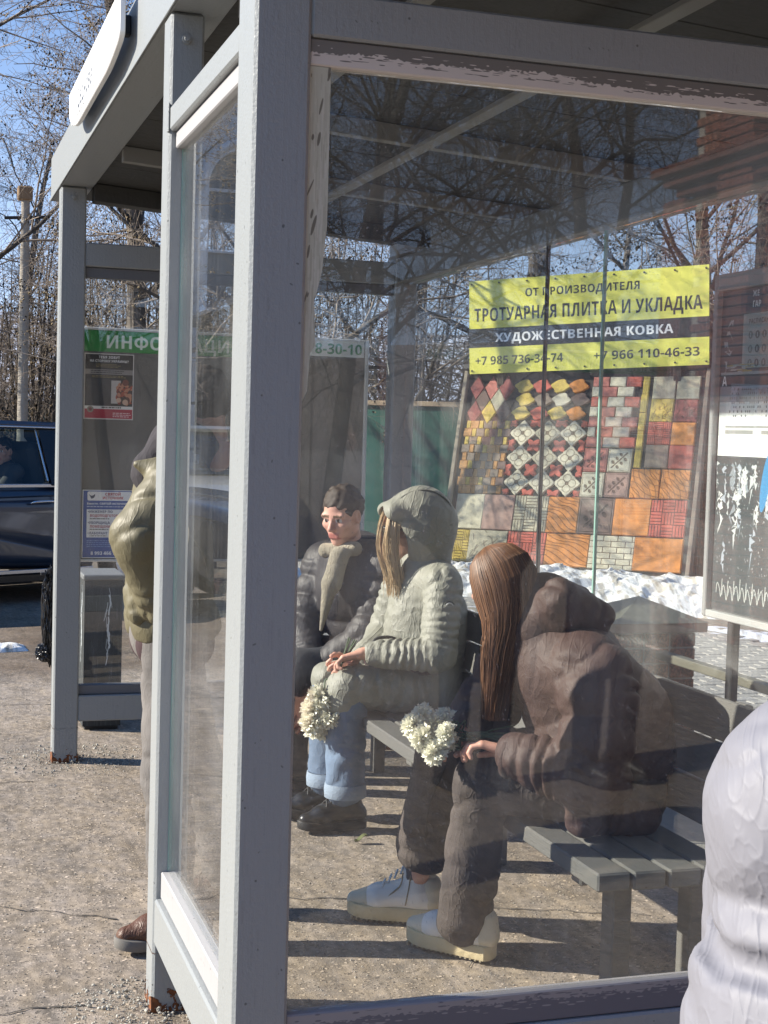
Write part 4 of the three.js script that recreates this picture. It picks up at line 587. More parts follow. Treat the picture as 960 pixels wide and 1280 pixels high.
// ---------------------------------------------------------------- cars
function makeCar(name, label, pos, heading, col) {        // local x runs to the rear, z across; nose at x = -2.3
  const t = thing(name, label, 'car', pos); t.rotation.y = heading;
  const mBody = new THREE.MeshPhysicalMaterial({ color: new THREE.Color(...col), roughness: .38, metalness: .25, clearcoat: 1, clearcoatRoughness: .05, side: THREE.DoubleSide }), mTrim = mat([.5, .5, .52], .25, { metalness: .9 });
  const s = new THREE.Shape(); s.moveTo(-2.22, .30); s.lineTo(-1.86, .28); s.absarc(-1.42, .34, .42, Math.PI, 0, true); s.lineTo(.98, .26); s.absarc(1.42, .34, .42, Math.PI, 0, true); s.lineTo(2.2, .32); s.quadraticCurveTo(2.34, .55, 2.30, .9); s.quadraticCurveTo(2.26, 1.02, 2.12, 1.05); s.lineTo(-.95, 1.0); s.quadraticCurveTo(-1.9, .97, -2.2, .80); s.quadraticCurveTo(-2.36, .55, -2.22, .30);
  const g = new THREE.ExtrudeGeometry(s, { depth: 1.62, bevelEnabled: true, bevelSize: .10, bevelThickness: .12, bevelSegments: 4, bevelOffset: -.10, curveSegments: 14 }); g.translate(0, 0, -.81);
  const P = g.attributes.position; for (let i = 0; i < P.count; i++) { const x = P.getX(i), y = P.getY(i); P.setZ(i, P.getZ(i) * (1 - .16 * Math.pow(Math.abs(x) / 2.35, 4)) * (1 - .05 * sstep(.75, 1.05, y)) * (1 - .05 * sstep(.5, .25, y))); }
  part(t, 'body', toCreasedNormals(uvBox(strip(g)), .5), mBody);
  const belt = 1.045, roof = 1.50, zb = .84, zr = .62, q4 = (a, b, c, d) => { const q = new THREE.BufferGeometry(); q.setAttribute('position', new THREE.Float32BufferAttribute([...a, ...b, ...c, ...a, ...c, ...d], 3)); q.computeVertexNormals(); q.setAttribute('uv', new THREE.Float32BufferAttribute(new Float32Array(12), 2)); return q; };
  const xa = [-.95, -.28], xd = [2.08, 1.72]; // windscreen and tailgate feet and heads
  const rg = bx(xa[1] - .05, xd[1] + .12, roof - .01, roof + .06, -zr - .03, zr + .03, .03), RP = rg.attributes.position; for (let i = 0; i < RP.count; i++) RP.setY(i, RP.getY(i) - .04 * Math.pow((RP.getX(i) - .6) / 1.2, 2) + .02); part(t, 'roof', rg, mBody);
  for (const sd of [-1, 1]) {
    const pil = (x0, x1, w) => part(t, 'pillar', rod(V(x0, belt - .06, sd * zb), V(x1, roof, sd * zr), w, w * .8, 6), mBody);
    pil(xa[0], xa[1], .045); const bp = part(t, 'pillar', obox(.17, .60, .05, frame(V(.60, (belt + roof) / 2, sd * (zb + zr) / 2), V(1, 0, 0), V(0, roof - belt, sd * (zr - zb)).normalize(), V(0, sd * .38, 1).normalize())), mBlackPlastic); pil(1.45, 1.30, .05); pil(xd[0], xd[1], .07);
    part(t, 'side_window', q4([-.86, belt - .03, sd * zb], [.50, belt - .03, sd * zb], [.50, roof, sd * zr], [-.24, roof, sd * zr]), mCarGlass); part(t, 'side_window', q4([.70, belt - .03, sd * zb], [1.42, belt - .03, sd * zb], [1.27, roof, sd * zr], [.70, roof, sd * zr]), mCarGlass); part(t, 'side_window', q4([1.5, belt - .03, sd * zb], [2.0, belt - .03, sd * zb], [1.66, roof, sd * zr], [1.35, roof, sd * zr]), mCarGlass);
    part(t, 'window_trim', bx(-.95, 2.0, belt - .055, belt - .025, sd * (zb + .015) - .012, sd * (zb + .015) + .012, .004), mTrim); part(t, 'window_trim', rod(V(.49, belt, sd * (zb + .012)), V(.495, roof - .02, sd * (zr + .015)), .009), mTrim); part(t, 'window_trim', rod(V(-.3, roof + .005, sd * (zr + .045)), V(1.75, roof - .005, sd * (zr + .04)), .010), mTrim);
    part(t, 'sill_moulding', bx(-.95, .95, .262, .295, sd * .880 - .010, sd * .880 + .010, .004), mTrim); part(t, 'sill_panel', bx(-.98, .98, .18, .255, sd * .83 - .03, sd * .83 + .03, .01), mBlackPlastic);
    for (const x of [-.75, .60, 1.45]) part(t, 'door_gap', bx(x - .004, x + .004, .42, belt - .08, sd * .925 - .006, sd * .925 + .003, .0005), mDark);
    for (const x of [.40, 1.26]) { const h = part(t, 'door_handle', tube([V(x - .12, .86, sd * .925), V(x - .10, .87, sd * .955), V(x + .08, .875, sd * .955), V(x + .11, .865, sd * .925)], .014, 6), mTrim); }
    part(t, 'mirror', new THREE.SphereGeometry(.11, 12, 8).scale(.7, .7, 1.1).translate(-.72, 1.10, sd * 1.02), mBody);
    for (const x of [-1.42, 1.42]) { const w = part(t, 'wheel', (() => { const k = new THREE.TorusGeometry(.265, .085, 10, 28); k.translate(x, .345, sd * .80); return strip(k); })(), mBlackPlastic); const rim = new THREE.CylinderGeometry(.22, .22, .12, 20); rim.rotateX(Math.PI / 2); rim.translate(x, .345, sd * .80); part(w, 'rim', strip(rim), mTrim); }
    const hl = new THREE.SphereGeometry(.2, 16, 10); hl.scale(.5, .52, 1.15); hl.rotateY(sd * .5); hl.translate(-2.06, .76, sd * .60); part(t, 'headlight', strip(hl), new THREE.MeshPhysicalMaterial({ color: 0xd8dde0, roughness: .08, metalness: .5, clearcoat: 1 }));
    for (let k = 0; k < 5; k++) part(t, 'vent_bar', bx(-2.30 + k * .012, -2.26 + k * .012, .40 + k * .045, .42 + k * .045, sd * .62 - .14 + k * .02, sd * .62 + .14 - k * .02, .004), mDark);
    part(t, 'tail_light', bx(2.20, 2.30, .78, .95, sd * .62 - .16, sd * .62 + .16, .02), mat([.30, .01, .01], .2));
  }
  part(t, 'windscreen', q4([xa[0], belt - .03, -zb + .04], [xa[0], belt - .03, zb - .04], [xa[1], roof, zr - .02], [xa[1], roof, -zr + .02]), mCarGlass); part(t, 'rear_window', q4([xd[0] + .02, belt, -zb + .06], [xd[0] + .02, belt, zb - .06], [xd[1], roof, zr - .03], [xd[1], roof, -zr + .03]), mCarGlass);
  const gr = part(t, 'grille', bx(-2.325, -2.27, .50, .72, -.42, .42, .02), mDark); for (let k = 0; k < 4; k++) part(gr, 'grille_bar', bx(-2.34, -2.326, .53 + k * .05, .545 + k * .05, -.40, .40, .003), mTrim);
  part(t, 'bumper', bx(-2.345, -2.2, .26, .38, -.78, .78, .03), mBlackPlastic);
  for (const z of [-.38, .38]) { const st = part(t, 'seat', merge([bx(.05, .55, .62, .78, z - .24, z + .24, .05), obox(.14, .66, .48, frame(V(.58, 1.05, z), V(.97, .22, 0), V(-.22, .97, 0).negate().negate(), V(0, 0, 1)), .05)]), mat([.03, .03, .03], .8)); part(st, 'headrest', bx(.60, .70, 1.37, 1.53, z - .12, z + .12, .04), mat([.03, .03, .03], .8)); }
  part(t, 'dashboard', bx(-.85, -.35, .85, 1.06, -.75, .75, .05), mat([.03, .03, .03], .8)); const sw = new THREE.TorusGeometry(.18, .018, 8, 20); sw.rotateY(Math.PI / 2); sw.rotateZ(-.35); sw.translate(-.22, 1.06, .38); part(t, 'steering_wheel', strip(sw), mDark);
  return t;
}
const CARX = V(.875, 0, -.485);
const navyCar = makeCar('parked_car', 'dark blue SUV at the left edge with a driver at the wheel', [.25, 0, -13.36], Math.atan2(.485, .875), [.013, .025, .052]);
makeCar('parked_car', 'beige car facing the shelter, mirrored in the narrow side glass', [-1.9, 0, -17.3], Math.PI / 2, [.46, .43, .36]);

// ---------------------------------------------------------------- bin, bag, leaf
{
  const t = thing('litter_bin', 'dark box litter bin with white drips behind the far glass', 'litter bin', [.915, 0, -7.6]), m = mat([1, 1, 1], .7, { map: ctex(256, 1024, (g, w, h) => { const r = rng(33); g.fillStyle = '#313435'; g.fillRect(0, 0, w, h); for (let i = 0; i < 300; i++) { g.fillStyle = `rgba(${r() < .5 ? '20,20,20' : '120,125,128'},.16)`; g.fillRect(r() * w, r() * h, 2 + r() * 8, 10 + r() * 120); } g.strokeStyle = '#c9ced0'; g.lineCap = 'round'; for (let i = 0; i < 9; i++) { let x = w * (.62 + .08 * (r() - .5)), y = h * (.05 + i * .05); g.lineWidth = 3 + r() * 8; g.beginPath(); g.moveTo(x, y); for (let k = 0; k < 6; k++) g.lineTo(x += (r() - .5) * 14, y += 14 + r() * 18); g.stroke(); } }, { clamp: true }) });
  const body = new THREE.BoxGeometry(.19, .74, .34); body.translate(0, .39, 0); part(t, 'body', strip(body), m); part(t, 'lid', bx(-.105, .105, .762, .79, -.18, .18, .006), mat([.17, .175, .175], .6)); part(t, 'base', bx(-.085, .085, 0, .018, -.15, .15, .004), mDark);
  for (let i = 0; i < 2; i++) part(t, 'leg', bx(-.09 + i * .16, -.07 + i * .16, -.02, 0, -.1, .1, .002), mDark);
}
{
  const t = thing('plastic_bag', 'crumpled glossy black plastic bag hanging behind the far front post', 'bag', [.70, 0, -7.9]);
  const g = new THREE.IcosahedronGeometry(1, 24), p = g.attributes.position; for (let i = 0; i < p.count; i++) { const v = V(p.getX(i), p.getY(i), p.getZ(i)), n = 1 + .34 * Math.abs(fbm(v.x * 2.6, v.y * 2.0, v.z * 2.6, 3)) - .1 + .18 * (1 - Math.abs(N3(v.x * 5, v.y * 3, v.z * 5)) * 2); p.setXYZ(i, v.x * .050 * n, .52 + v.y * .24 * n - .04 * v.x, v.z * .06 * n); } g.computeVertexNormals(); part(t, 'sack', strip(g), mBlackPlastic);
  const h = new THREE.IcosahedronGeometry(1, 16), q = h.attributes.position; for (let i = 0; i < q.count; i++) { const v = V(q.getX(i), q.getY(i), q.getZ(i)), n = 1 + .5 * fbm(v.x * 3, v.y * 3, v.z * 3, 3); q.setXYZ(i, -.03 + v.x * .05 * n, .33 + v.y * .05 * n, v.z * .05 * n); } h.computeVertexNormals(); part(t, 'corner', strip(h), mBlackPlastic);
  part(t, 'hanger', bx(.005, .025, 0, .86, -.01, .01, .002), mDark); part(t, 'hook', bx(-.06, .004, .74, .755, -.008, .008, .002), mDark);
}
{
  const t = thing('fallen_leaf', 'small dry green leaf lying on the asphalt under the bench', 'leaf', [1.612, .012, -5.19]);
  const g = new THREE.PlaneGeometry(.05, .028, 8, 4), p = g.attributes.position; for (let i = 0; i < p.count; i++) { const x = p.getX(i), y = p.getY(i); p.setXYZ(i, x, .006 + .018 * Math.abs(y / .014) * .5 + .01 * Math.sin(x * 90), y * Math.sqrt(Math.max(0, 1 - Math.pow(x / .026, 2)))); } g.computeVertexNormals(); part(t, 'blade', strip(g), mat([.10, .115, .035], .8, { side: THREE.DoubleSide })); part(t, 'stalk', rod(V(.024, .008, 0), V(.045, .004, .006), .001), mat([.15, .12, .05], .8));
}

// ---------------------------------------------------------------- people: fields of joined, tapering limbs, meshed as one surface
const cap = (a, b, ra, rb, o) => ({ t: 0, a, b, ra, rb, ba: b.clone().sub(a), l2: Math.max(1e-8, a.distanceToSquared(b)), L: a.distanceTo(b), k: .03, ...o });
const ell = (c, rx, ry, rz, o) => ({ t: 1, c, rx, ry, rz, k: .03, mr: Math.min(rx, ry, rz), ...o });
function sdf(P) {
  for (const p of P) { const x = .03 + (p.f || 0) * 2 + (p.qa || 0); if (p.t === 0) { p.bc = p.a.clone().lerp(p.b, .5); p.bR = p.L / 2 + Math.max(p.ra, p.rb) + x; } else { p.bc = p.c; p.bR = Math.max(p.rx, p.ry, p.rz) + x; } }
  return (x, y, z) => {
    let D = 1e3, first = true;
    for (const p of P) {
      let d; if (!first) { const cx = x - p.bc.x, cy = y - p.bc.y, cz = z - p.bc.z, e = p.bR + (p.cut ? p.k - D : D + p.k); if (e < 0 || cx * cx + cy * cy + cz * cz > e * e) continue; }
      if (p.t === 0) {
        const ax = x - p.a.x, ay = y - p.a.y, az = z - p.a.z, h = clamp((ax * p.ba.x + ay * p.ba.y + az * p.ba.z) / p.l2), qx = ax - p.ba.x * h, qy = ay - p.ba.y * h, qz = az - p.ba.z * h;
        d = Math.sqrt(qx * qx + qy * qy + qz * qz) - p.ra - (p.rb - p.ra) * h;
        if (d < .045 && d > -.06) {
          const s = h * p.L;
          if (p.f) { const o = p.s || 0, ph = s * p.n + 3.6 * N3(x * 5 + o, y * 5, z * 5) + 1.5 * N3(x * 13, y * 13 + o, z * 13), w = Math.abs(Math.sin(ph)), A = clamp(.5 + 1.7 * N3(x * 5.7, y * 5.7, z * 5.7 + o + 9), 0, 1.35); d -= p.f * (1.3 * A * (Math.pow(w, .6) - .6) + .8 * N3(x * 9, y * 9 + (p.s || 0), z * 9) + .35 * N3(x * 31, y * 31, z * 31)); }
          if (p.q) { const w = Math.abs(Math.sin(Math.PI * (s / p.q + (p.qo || 0)))); d -= p.qa * (Math.pow(w, .55) - .5); }
        }
      } else {
        let ax = x - p.c.x, ay = y - p.c.y, az = z - p.c.z;
        if (p.m) { const m = p.m; const bx = ax * m[0].x + ay * m[0].y + az * m[0].z, by = ax * m[1].x + ay * m[1].y + az * m[1].z, bz = ax * m[2].x + ay * m[2].y + az * m[2].z; ax = bx; ay = by; az = bz; }
        const k0 = Math.sqrt((ax / p.rx) ** 2 + (ay / p.ry) ** 2 + (az / p.rz) ** 2), k1 = Math.sqrt((ax / p.rx ** 2) ** 2 + (ay / p.ry ** 2) ** 2 + (az / p.rz ** 2) ** 2);
        d = k1 < 1e-6 ? -p.mr : k0 * (k0 - 1) / k1;
        if (p.f && d < .045 && d > -.06) d -= p.f * (1.3 * N3(x * (p.n || 11) + (p.s || 0), y * (p.n || 11), z * (p.n || 11)) + .7 * (.4 - Math.abs(N3(x * 19, y * 19, z * 19 + (p.s || 0)))));
      }
      if (p.cut) { const k = p.k, h = clamp(.5 - .5 * (D + d) / k); D = lerp(D, -d, h) + k * h * (1 - h); }
      else if (first) { D = d; first = false; }
      else { const k = p.k, h = clamp(.5 + .5 * (D - d) / k); D = lerp(D, d, h) - k * h * (1 - h); }
    }
    return D;
  };
}
function boundsOf(P, m = .05) { const lo = V(9e9, 9e9, 9e9), hi = lo.clone().negate(); for (const p of P) { if (p.cut) continue; if (p.t === 0) for (const [q, r] of [[p.a, p.ra], [p.b, p.rb]]) { lo.min(q.clone().addScalar(-r)); hi.max(q.clone().addScalar(r)); } else { const R = p.m ? Math.max(p.rx, p.ry, p.rz) : 0; lo.min(V(p.c.x - (R || p.rx), p.c.y - (R || p.ry), p.c.z - (R || p.rz))); hi.max(V(p.c.x + (R || p.rx), p.c.y + (R || p.ry), p.c.z + (R || p.rz))); } } return [lo.addScalar(-m), hi.addScalar(m)]; }
function meshField(F, [lo, hi], h, colour) {
  const nx = Math.ceil((hi.x - lo.x) / h) + 2, ny = Math.ceil((hi.y - lo.y) / h) + 2, nz = Math.ceil((hi.z - lo.z) / h) + 2, G = new Float32Array(nx * ny * nz), id = (i, j, k) => (k * ny + j) * nx + i, B = 4;
  for (let k = 0; k < nz; k += B) for (let j = 0; j < ny; j += B) for (let i = 0; i < nx; i += B) {
    const c = F(lo.x + (i + 1.5) * h, lo.y + (j + 1.5) * h, lo.z + (k + 1.5) * h), far = Math.abs(c) > B * h * .9 * 1.4 + .03;
    for (let c2 = k; c2 < Math.min(nz, k + B); c2++) for (let b = j; b < Math.min(ny, j + B); b++) for (let a = i; a < Math.min(nx, i + B); a++) G[id(a, b, c2)] = far ? c : F(lo.x + a * h, lo.y + b * h, lo.z + c2 * h);
  }
  const vid = new Int32Array(nx * ny * nz).fill(-1), pos = [], idx = [];
  const E = [[0, 1], [2, 3], [4, 5], [6, 7], [0, 2], [1, 3], [4, 6], [5, 7], [0, 4], [1, 5], [2, 6], [3, 7]];
  for (let k = 0; k < nz - 1; k++) for (let j = 0; j < ny - 1; j++) for (let i = 0; i < nx - 1; i++) {
    const v = []; let neg = 0; for (let q = 0; q < 8; q++) { const g = G[id(i + (q & 1), j + ((q >> 1) & 1), k + (q >> 2))]; v.push(g); if (g < 0) neg++; } if (!neg || neg === 8) continue;
    let x = 0, y = 0, z = 0, n = 0; for (const [a, b] of E) if ((v[a] < 0) !== (v[b] < 0)) { const t = v[a] / (v[a] - v[b]); x += lerp(a & 1, b & 1, t); y += lerp((a >> 1) & 1, (b >> 1) & 1, t); z += lerp(a >> 2, b >> 2, t); n++; }
    vid[id(i, j, k)] = pos.length / 3; pos.push(lo.x + (i + x / n) * h, lo.y + (j + y / n) * h, lo.z + (k + z / n) * h);
  }
  const quad = (a, b, c, d, f) => { if (a < 0 || b < 0 || c < 0 || d < 0) return; f ? idx.push(a, b, c, a, c, d) : idx.push(a, c, b, a, d, c); };
  for (let k = 1; k < nz - 1; k++) for (let j = 1; j < ny - 1; j++) for (let i = 1; i < nx - 1; i++) {
    const g = G[id(i, j, k)] < 0;
    if (g !== (G[id(i + 1, j, k)] < 0)) quad(vid[id(i, j - 1, k - 1)], vid[id(i, j, k - 1)], vid[id(i, j, k)], vid[id(i, j - 1, k)], g);
    if (g !== (G[id(i, j + 1, k)] < 0)) quad(vid[id(i - 1, j, k - 1)], vid[id(i - 1, j, k)], vid[id(i, j, k)], vid[id(i, j, k - 1)], g);
    if (g !== (G[id(i, j, k + 1)] < 0)) quad(vid[id(i - 1, j - 1, k)], vid[id(i, j - 1, k)], vid[id(i, j, k)], vid[id(i - 1, j, k)], g);
  }
  const n = pos.length / 3, nor = new Float32Array(n * 3), uv = new Float32Array(n * 2), col = colour && new Float32Array(n * 3), e = h * .6;
  for (let q = 0; q < n; q++) { const x = pos[3 * q], y = pos[3 * q + 1], z = pos[3 * q + 2]; let a = 0, b = 0, c = 0; { const fx = (x - lo.x) / h, fy = (y - lo.y) / h, fz = (z - lo.z) / h, i = fx | 0, j = fy | 0, k = fz | 0; for (let w = 0; w < 8; w++) { const I = i + (w & 1), Jj = j + ((w >> 1) & 1), Kk = k + (w >> 2), t = (w & 1 ? fx - i : 1 - fx + i) * ((w >> 1) & 1 ? fy - j : 1 - fy + j) * (w >> 2 ? fz - k : 1 - fz + k), o = id(I, Jj, Kk); a += t * (G[o + 1] - G[o - 1]); b += t * (G[o + nx] - G[o - nx]); c += t * (G[o + nx * ny] - G[o - nx * ny]); } } const l = Math.hypot(a, b, c) || 1; nor[3 * q] = a / l; nor[3 * q + 1] = b / l; nor[3 * q + 2] = c / l; uv[2 * q] = x + z * .8; uv[2 * q + 1] = y + z * .3; if (colour) { const w = colour(x, y, z); col[3 * q] = w[0]; col[3 * q + 1] = w[1]; col[3 * q + 2] = w[2]; } }
  const g = new THREE.BufferGeometry(); g.setAttribute('position', new THREE.Float32BufferAttribute(pos, 3)); g.setAttribute('normal', new THREE.BufferAttribute(nor, 3)); g.setAttribute('uv', new THREE.BufferAttribute(uv, 2)); if (colour) g.setAttribute('color', new THREE.BufferAttribute(col, 3)); g.setIndex(idx); return g;
}
const blob = (P, h, colour, m) => meshField(sdf(P), boundsOf(P, m), h, colour);

// head: own axes x to its left, y up, z forward; 0.23 m tall, origin at its middle
const headP = [ell(V(0, .028, -.012), .074, .090, .094, { k: .02 }), ell(V(0, -.04, .022), .060, .070, .066, { k: .03 }), ell(V(0, -.098, .054), .026, .018, .020, { k: .025 }), cap(V(-.05, -.065, .0), V(0, -.10, .05), .016, .014, { k: .03 }), cap(V(.05, -.065, .0), V(0, -.10, .05), .016, .014, { k: .03 }),
  cap(V(0, .006, .080), V(0, -.030, .103), .0075, .012, { k: .014 }), ell(V(.010, -.034, .094), .009, .007, .009, { k: .008 }), ell(V(-.010, -.034, .094), .009, .007, .009, { k: .008 }), cap(V(-.045, .020, .070), V(.045, .020, .070), .012, .012, { k: .016 }), ell(V(.042, -.022, .058), .022, .018, .020, { k: .02 }), ell(V(-.042, -.022, .058), .022, .018, .020, { k: .02 }),
  ell(V(.032, .002, .088), .017, .010, .012, { k: .010, cut: 1 }), ell(V(-.032, .002, .088), .017, .010, .012, { k: .010, cut: 1 }), ell(V(.031, .001, .070), .0125, .0125, .0125, { k: .003 }), ell(V(-.031, .001, .070), .0125, .0125, .0125, { k: .003 }), cap(V(-.030, .008, .079), V(-.022, .009, .081), .004, .004, { k: .004 }), cap(V(.030, .008, .079), V(.022, .009, .081), .004, .004, { k: .004 }),
  cap(V(-.020, -.061, .080), V(.020, -.061, .080), .008, .008, { k: .008 }), cap(V(-.017, -.073, .079), V(.017, -.073, .079), .009, .009, { k: .008 }), cap(V(-.022, -.0665, .091), V(.022, -.0665, .091), .0022, .0022, { k: .004, cut: 1 }),
  ell(V(.076, -.004, -.006), .010, .032, .020, { k: .008 }), ell(V(-.076, -.004, -.006), .010, .032, .020, { k: .008 }), ell(V(.083, -.002, -.002), .006, .018, .010, { k: .006, cut: 1 }), ell(V(-.083, -.002, -.002), .006, .018, .010, { k: .006, cut: 1 }), cap(V(0, -.05, -.025), V(0, -.15, -.035), .052, .050, { k: .03 })];
const SKIN = [.56, .32, .235];
const headGeo = blob(headP, .0042, (x, y, z) => { const ex = Math.abs(Math.abs(x) - .031), ey = Math.abs(y - .002); if (z > .068 && ex < .013 && ey < .008) return ex < .0058 ? [.04, .025, .015] : [.62, .58, .55]; if (z > .07 && Math.abs(x) < .026 && y < -.054 && y > -.082) return [.46, .17, .14]; if (z > .066 && y > .016 && y < .026 && ex < .020) return [.14, .085, .05]; const n = 1 + .12 * N3(x * 40, y * 40, z * 40); return [SKIN[0] * n, SKIN[1] * n * (z > .07 ? .95 : 1), SKIN[2] * n]; }, .02);
const axes = (fwd, up) => { const f = fwd.clone().normalize(), u = up.clone().addScaledVector(f, -up.dot(f)).normalize(), l = u.clone().cross(f); return { f, u, l }; };
const headAt = (c, fwd, up = V(0, 1, 0), s = 1) => { const a = axes(fwd, up); return { c, ...a, s, M: new THREE.Matrix4().makeBasis(a.l.clone().multiplyScalar(s), a.u.clone().multiplyScalar(s), a.f.clone().multiplyScalar(s)).setPosition(c), at: (x, y, z) => c.clone().addScaledVector(a.l, x * s).addScaledVector(a.u, y * s).addScaledVector(a.f, z * s), m: [a.l, a.u, a.f] }; };
// hand: along = towards the fingertips, palm = the way the palm faces, thumb = the thumb's side
function handGeo(w, along, palm, thumb, curl = .6, s = 1) {
  const a = along.clone().normalize(), p = palm.clone().addScaledVector(a, -palm.dot(a)).normalize(); let t = thumb.clone().addScaledVector(a, -thumb.dot(a)); t.addScaledVector(p, -t.dot(p)).normalize();
  const at = (x, y, z) => w.clone().addScaledVector(a, x * s).addScaledVector(p, y * s).addScaledVector(t, z * s), P = [], K = { k: .012 * s };
  for (const z of [.030, .010, -.010, -.028]) P.push(cap(at(.005, 0, z * .55), at(.086 - Math.abs(z - .008) * .25, -.002, z), .015 * s, .0105 * s, K));
  P.push(cap(at(-.05, 0, 0), at(.01, 0, 0), .025 * s, .022 * s, K));
  const F = [[.030, .078, .9], [.010, .086, 1], [-.010, .080, 1.05], [-.028, .062, 1.15]];
  for (const [z, L, cf] of F) { let q = at(.086 - Math.abs(z - .008) * .25, -.002, z), ang = curl * .45 * cf, r = .0092 * s; for (let k = 0; k < 3; k++) { const l = L * [.48, .29, .23][k] * s, n = q.clone().addScaledVector(a, Math.cos(ang) * l).addScaledVector(p, Math.sin(ang) * l).addScaledVector(t, z * .06 * s); P.push(cap(q, n, r, r * .9, { k: k ? .002 : .005 })); q = n; ang += curl * .85 * cf; r *= .92; } }
  let q = at(.018, .004, .028); for (const [x, y, z, r] of [[.048, .016, .050, .0115], [.072, .026, .056, .0098], [.092, .034, .052, .0085]]) { const n = at(x, y, z); P.push(cap(q, n, r * s * 1.05, r * s, { k: .006 })); q = n; }
  return blob(P, .0036 * s, (x, y, z) => { const n = 1 + .18 * N3(x * 60, y * 60, z * 60); return [SKIN[0] * n * 1.02, SKIN[1] * n * .95, SKIN[2] * n * .95]; }, .02);
}
const mSkin = mat([1, 1, 1], .55, { vertexColors: true });
const idxMerge = a => mergeGeometries(a.map(g => { const c = g.clone(); for (const k of Object.keys(c.attributes)) if (!['position', 'normal', 'uv', 'color'].includes(k)) c.deleteAttribute(k); return c; }));
const ridge = (u, v, f, q) => { const n = tnoise(u, v, f, q) - .5; return Math.pow(1 - Math.min(1, Math.abs(n) * 5), 2); };
const crinkleTex = dtex(512, 512, (u, v) => { const q = .5 * ridge(u, v, 16, 1) + .35 * ridge(u, v, 30, 5) + .2 * ridge(u, v, 60, 8) + .25 * tnoise(u, v, 22, 3); return [q, q, q]; });
const denimTex = dtex(256, 256, (u, v, i, j) => { const q = .5 + .25 * Math.sin((i + j) * Math.PI / 2) + .35 * (tnoise(u, v, 30, 2) - .5); return [q, q, q]; });
const cloth = (c, rough = .85, o = {}) => mat(c, rough, { bumpMap: rp(crinkleTex, 1.4), bumpScale: .0015, ...o });
// J: joints in world axes; builds the unbroken body and returns the group with helpers for clothing
function person(label, base, J, hands, head, group) {
  const t = thing('person', label, 'person', base, group), k = { k: .05 }, B = [];
  B.push(ell(J.pelvis, .10, .09, .11, k), cap(J.pelvis, J.chest, .095, .105, k), cap(J.shL.clone().lerp(J.chest, .35), J.shR.clone().lerp(J.chest, .35), .066, .066, k), cap(J.chest, J.neck, .075, .052, k), cap(J.neck, head.at(0, -.07, -.03), .054, .052, k));
  for (const s of ['L', 'R']) B.push(cap(J['sh' + s], J['el' + s], .042, .036, { k: .02 }), cap(J['el' + s], J['wr' + s], .036, .026, { k: .02 }), cap(J['hip' + s], J['kn' + s], .072, .052, { k: .03 }), cap(J['kn' + s], J['an' + s], .048, .030, { k: .03 }), cap(J['an' + s], J['toe' + s].clone().setY(J['toe' + s].y - .012), .024, .012, { k: .01 }));
  const col = () => SKIN, geos = [blob(B, .013, col), headGeo.clone().applyMatrix4(head.M), ...hands.map(h => handGeo(...h))];
  wpart(t, 'body', idxMerge(geos), mSkin); return t;
}
const wear = (t, name, P, h, m, label, colour) => wpart(t, name, blob(P, h, colour), m, label);
// strands of hair: roots and ends given by f(i, r) -> list of points
function strands(n, seed, f, r0, r1, sides = 4) { const A = newA(), r = rng(seed); for (let i = 0; i < n; i++) { const pts = new THREE.CatmullRomCurve3(f(i, r)).getPoints(9); tubeInto(A, pts, r0 * (.7 + .6 * r()), r1, sides); } return bg(A); }
const hairCap = (H, P, h = .006) => blob(P, h, null, .02).applyMatrix4(H.M);
const shortHair = H => hairCap(H, [ell(V(0, .036, -.022), .083, .096, .100, { k: .01, f: .006, n: 40 }), ell(V(0, -.03, .075), .070, .078, .085, { k: .02, cut: 1 }), ell(V(0, -.14, -.02), .11, .08, .11, { k: .02, cut: 1 }), ell(V(.082, -.012, .004), .020, .042, .030, { k: .01, cut: 1 }), ell(V(-.082, -.012, .004), .020, .042, .030, { k: .01, cut: 1 })]);
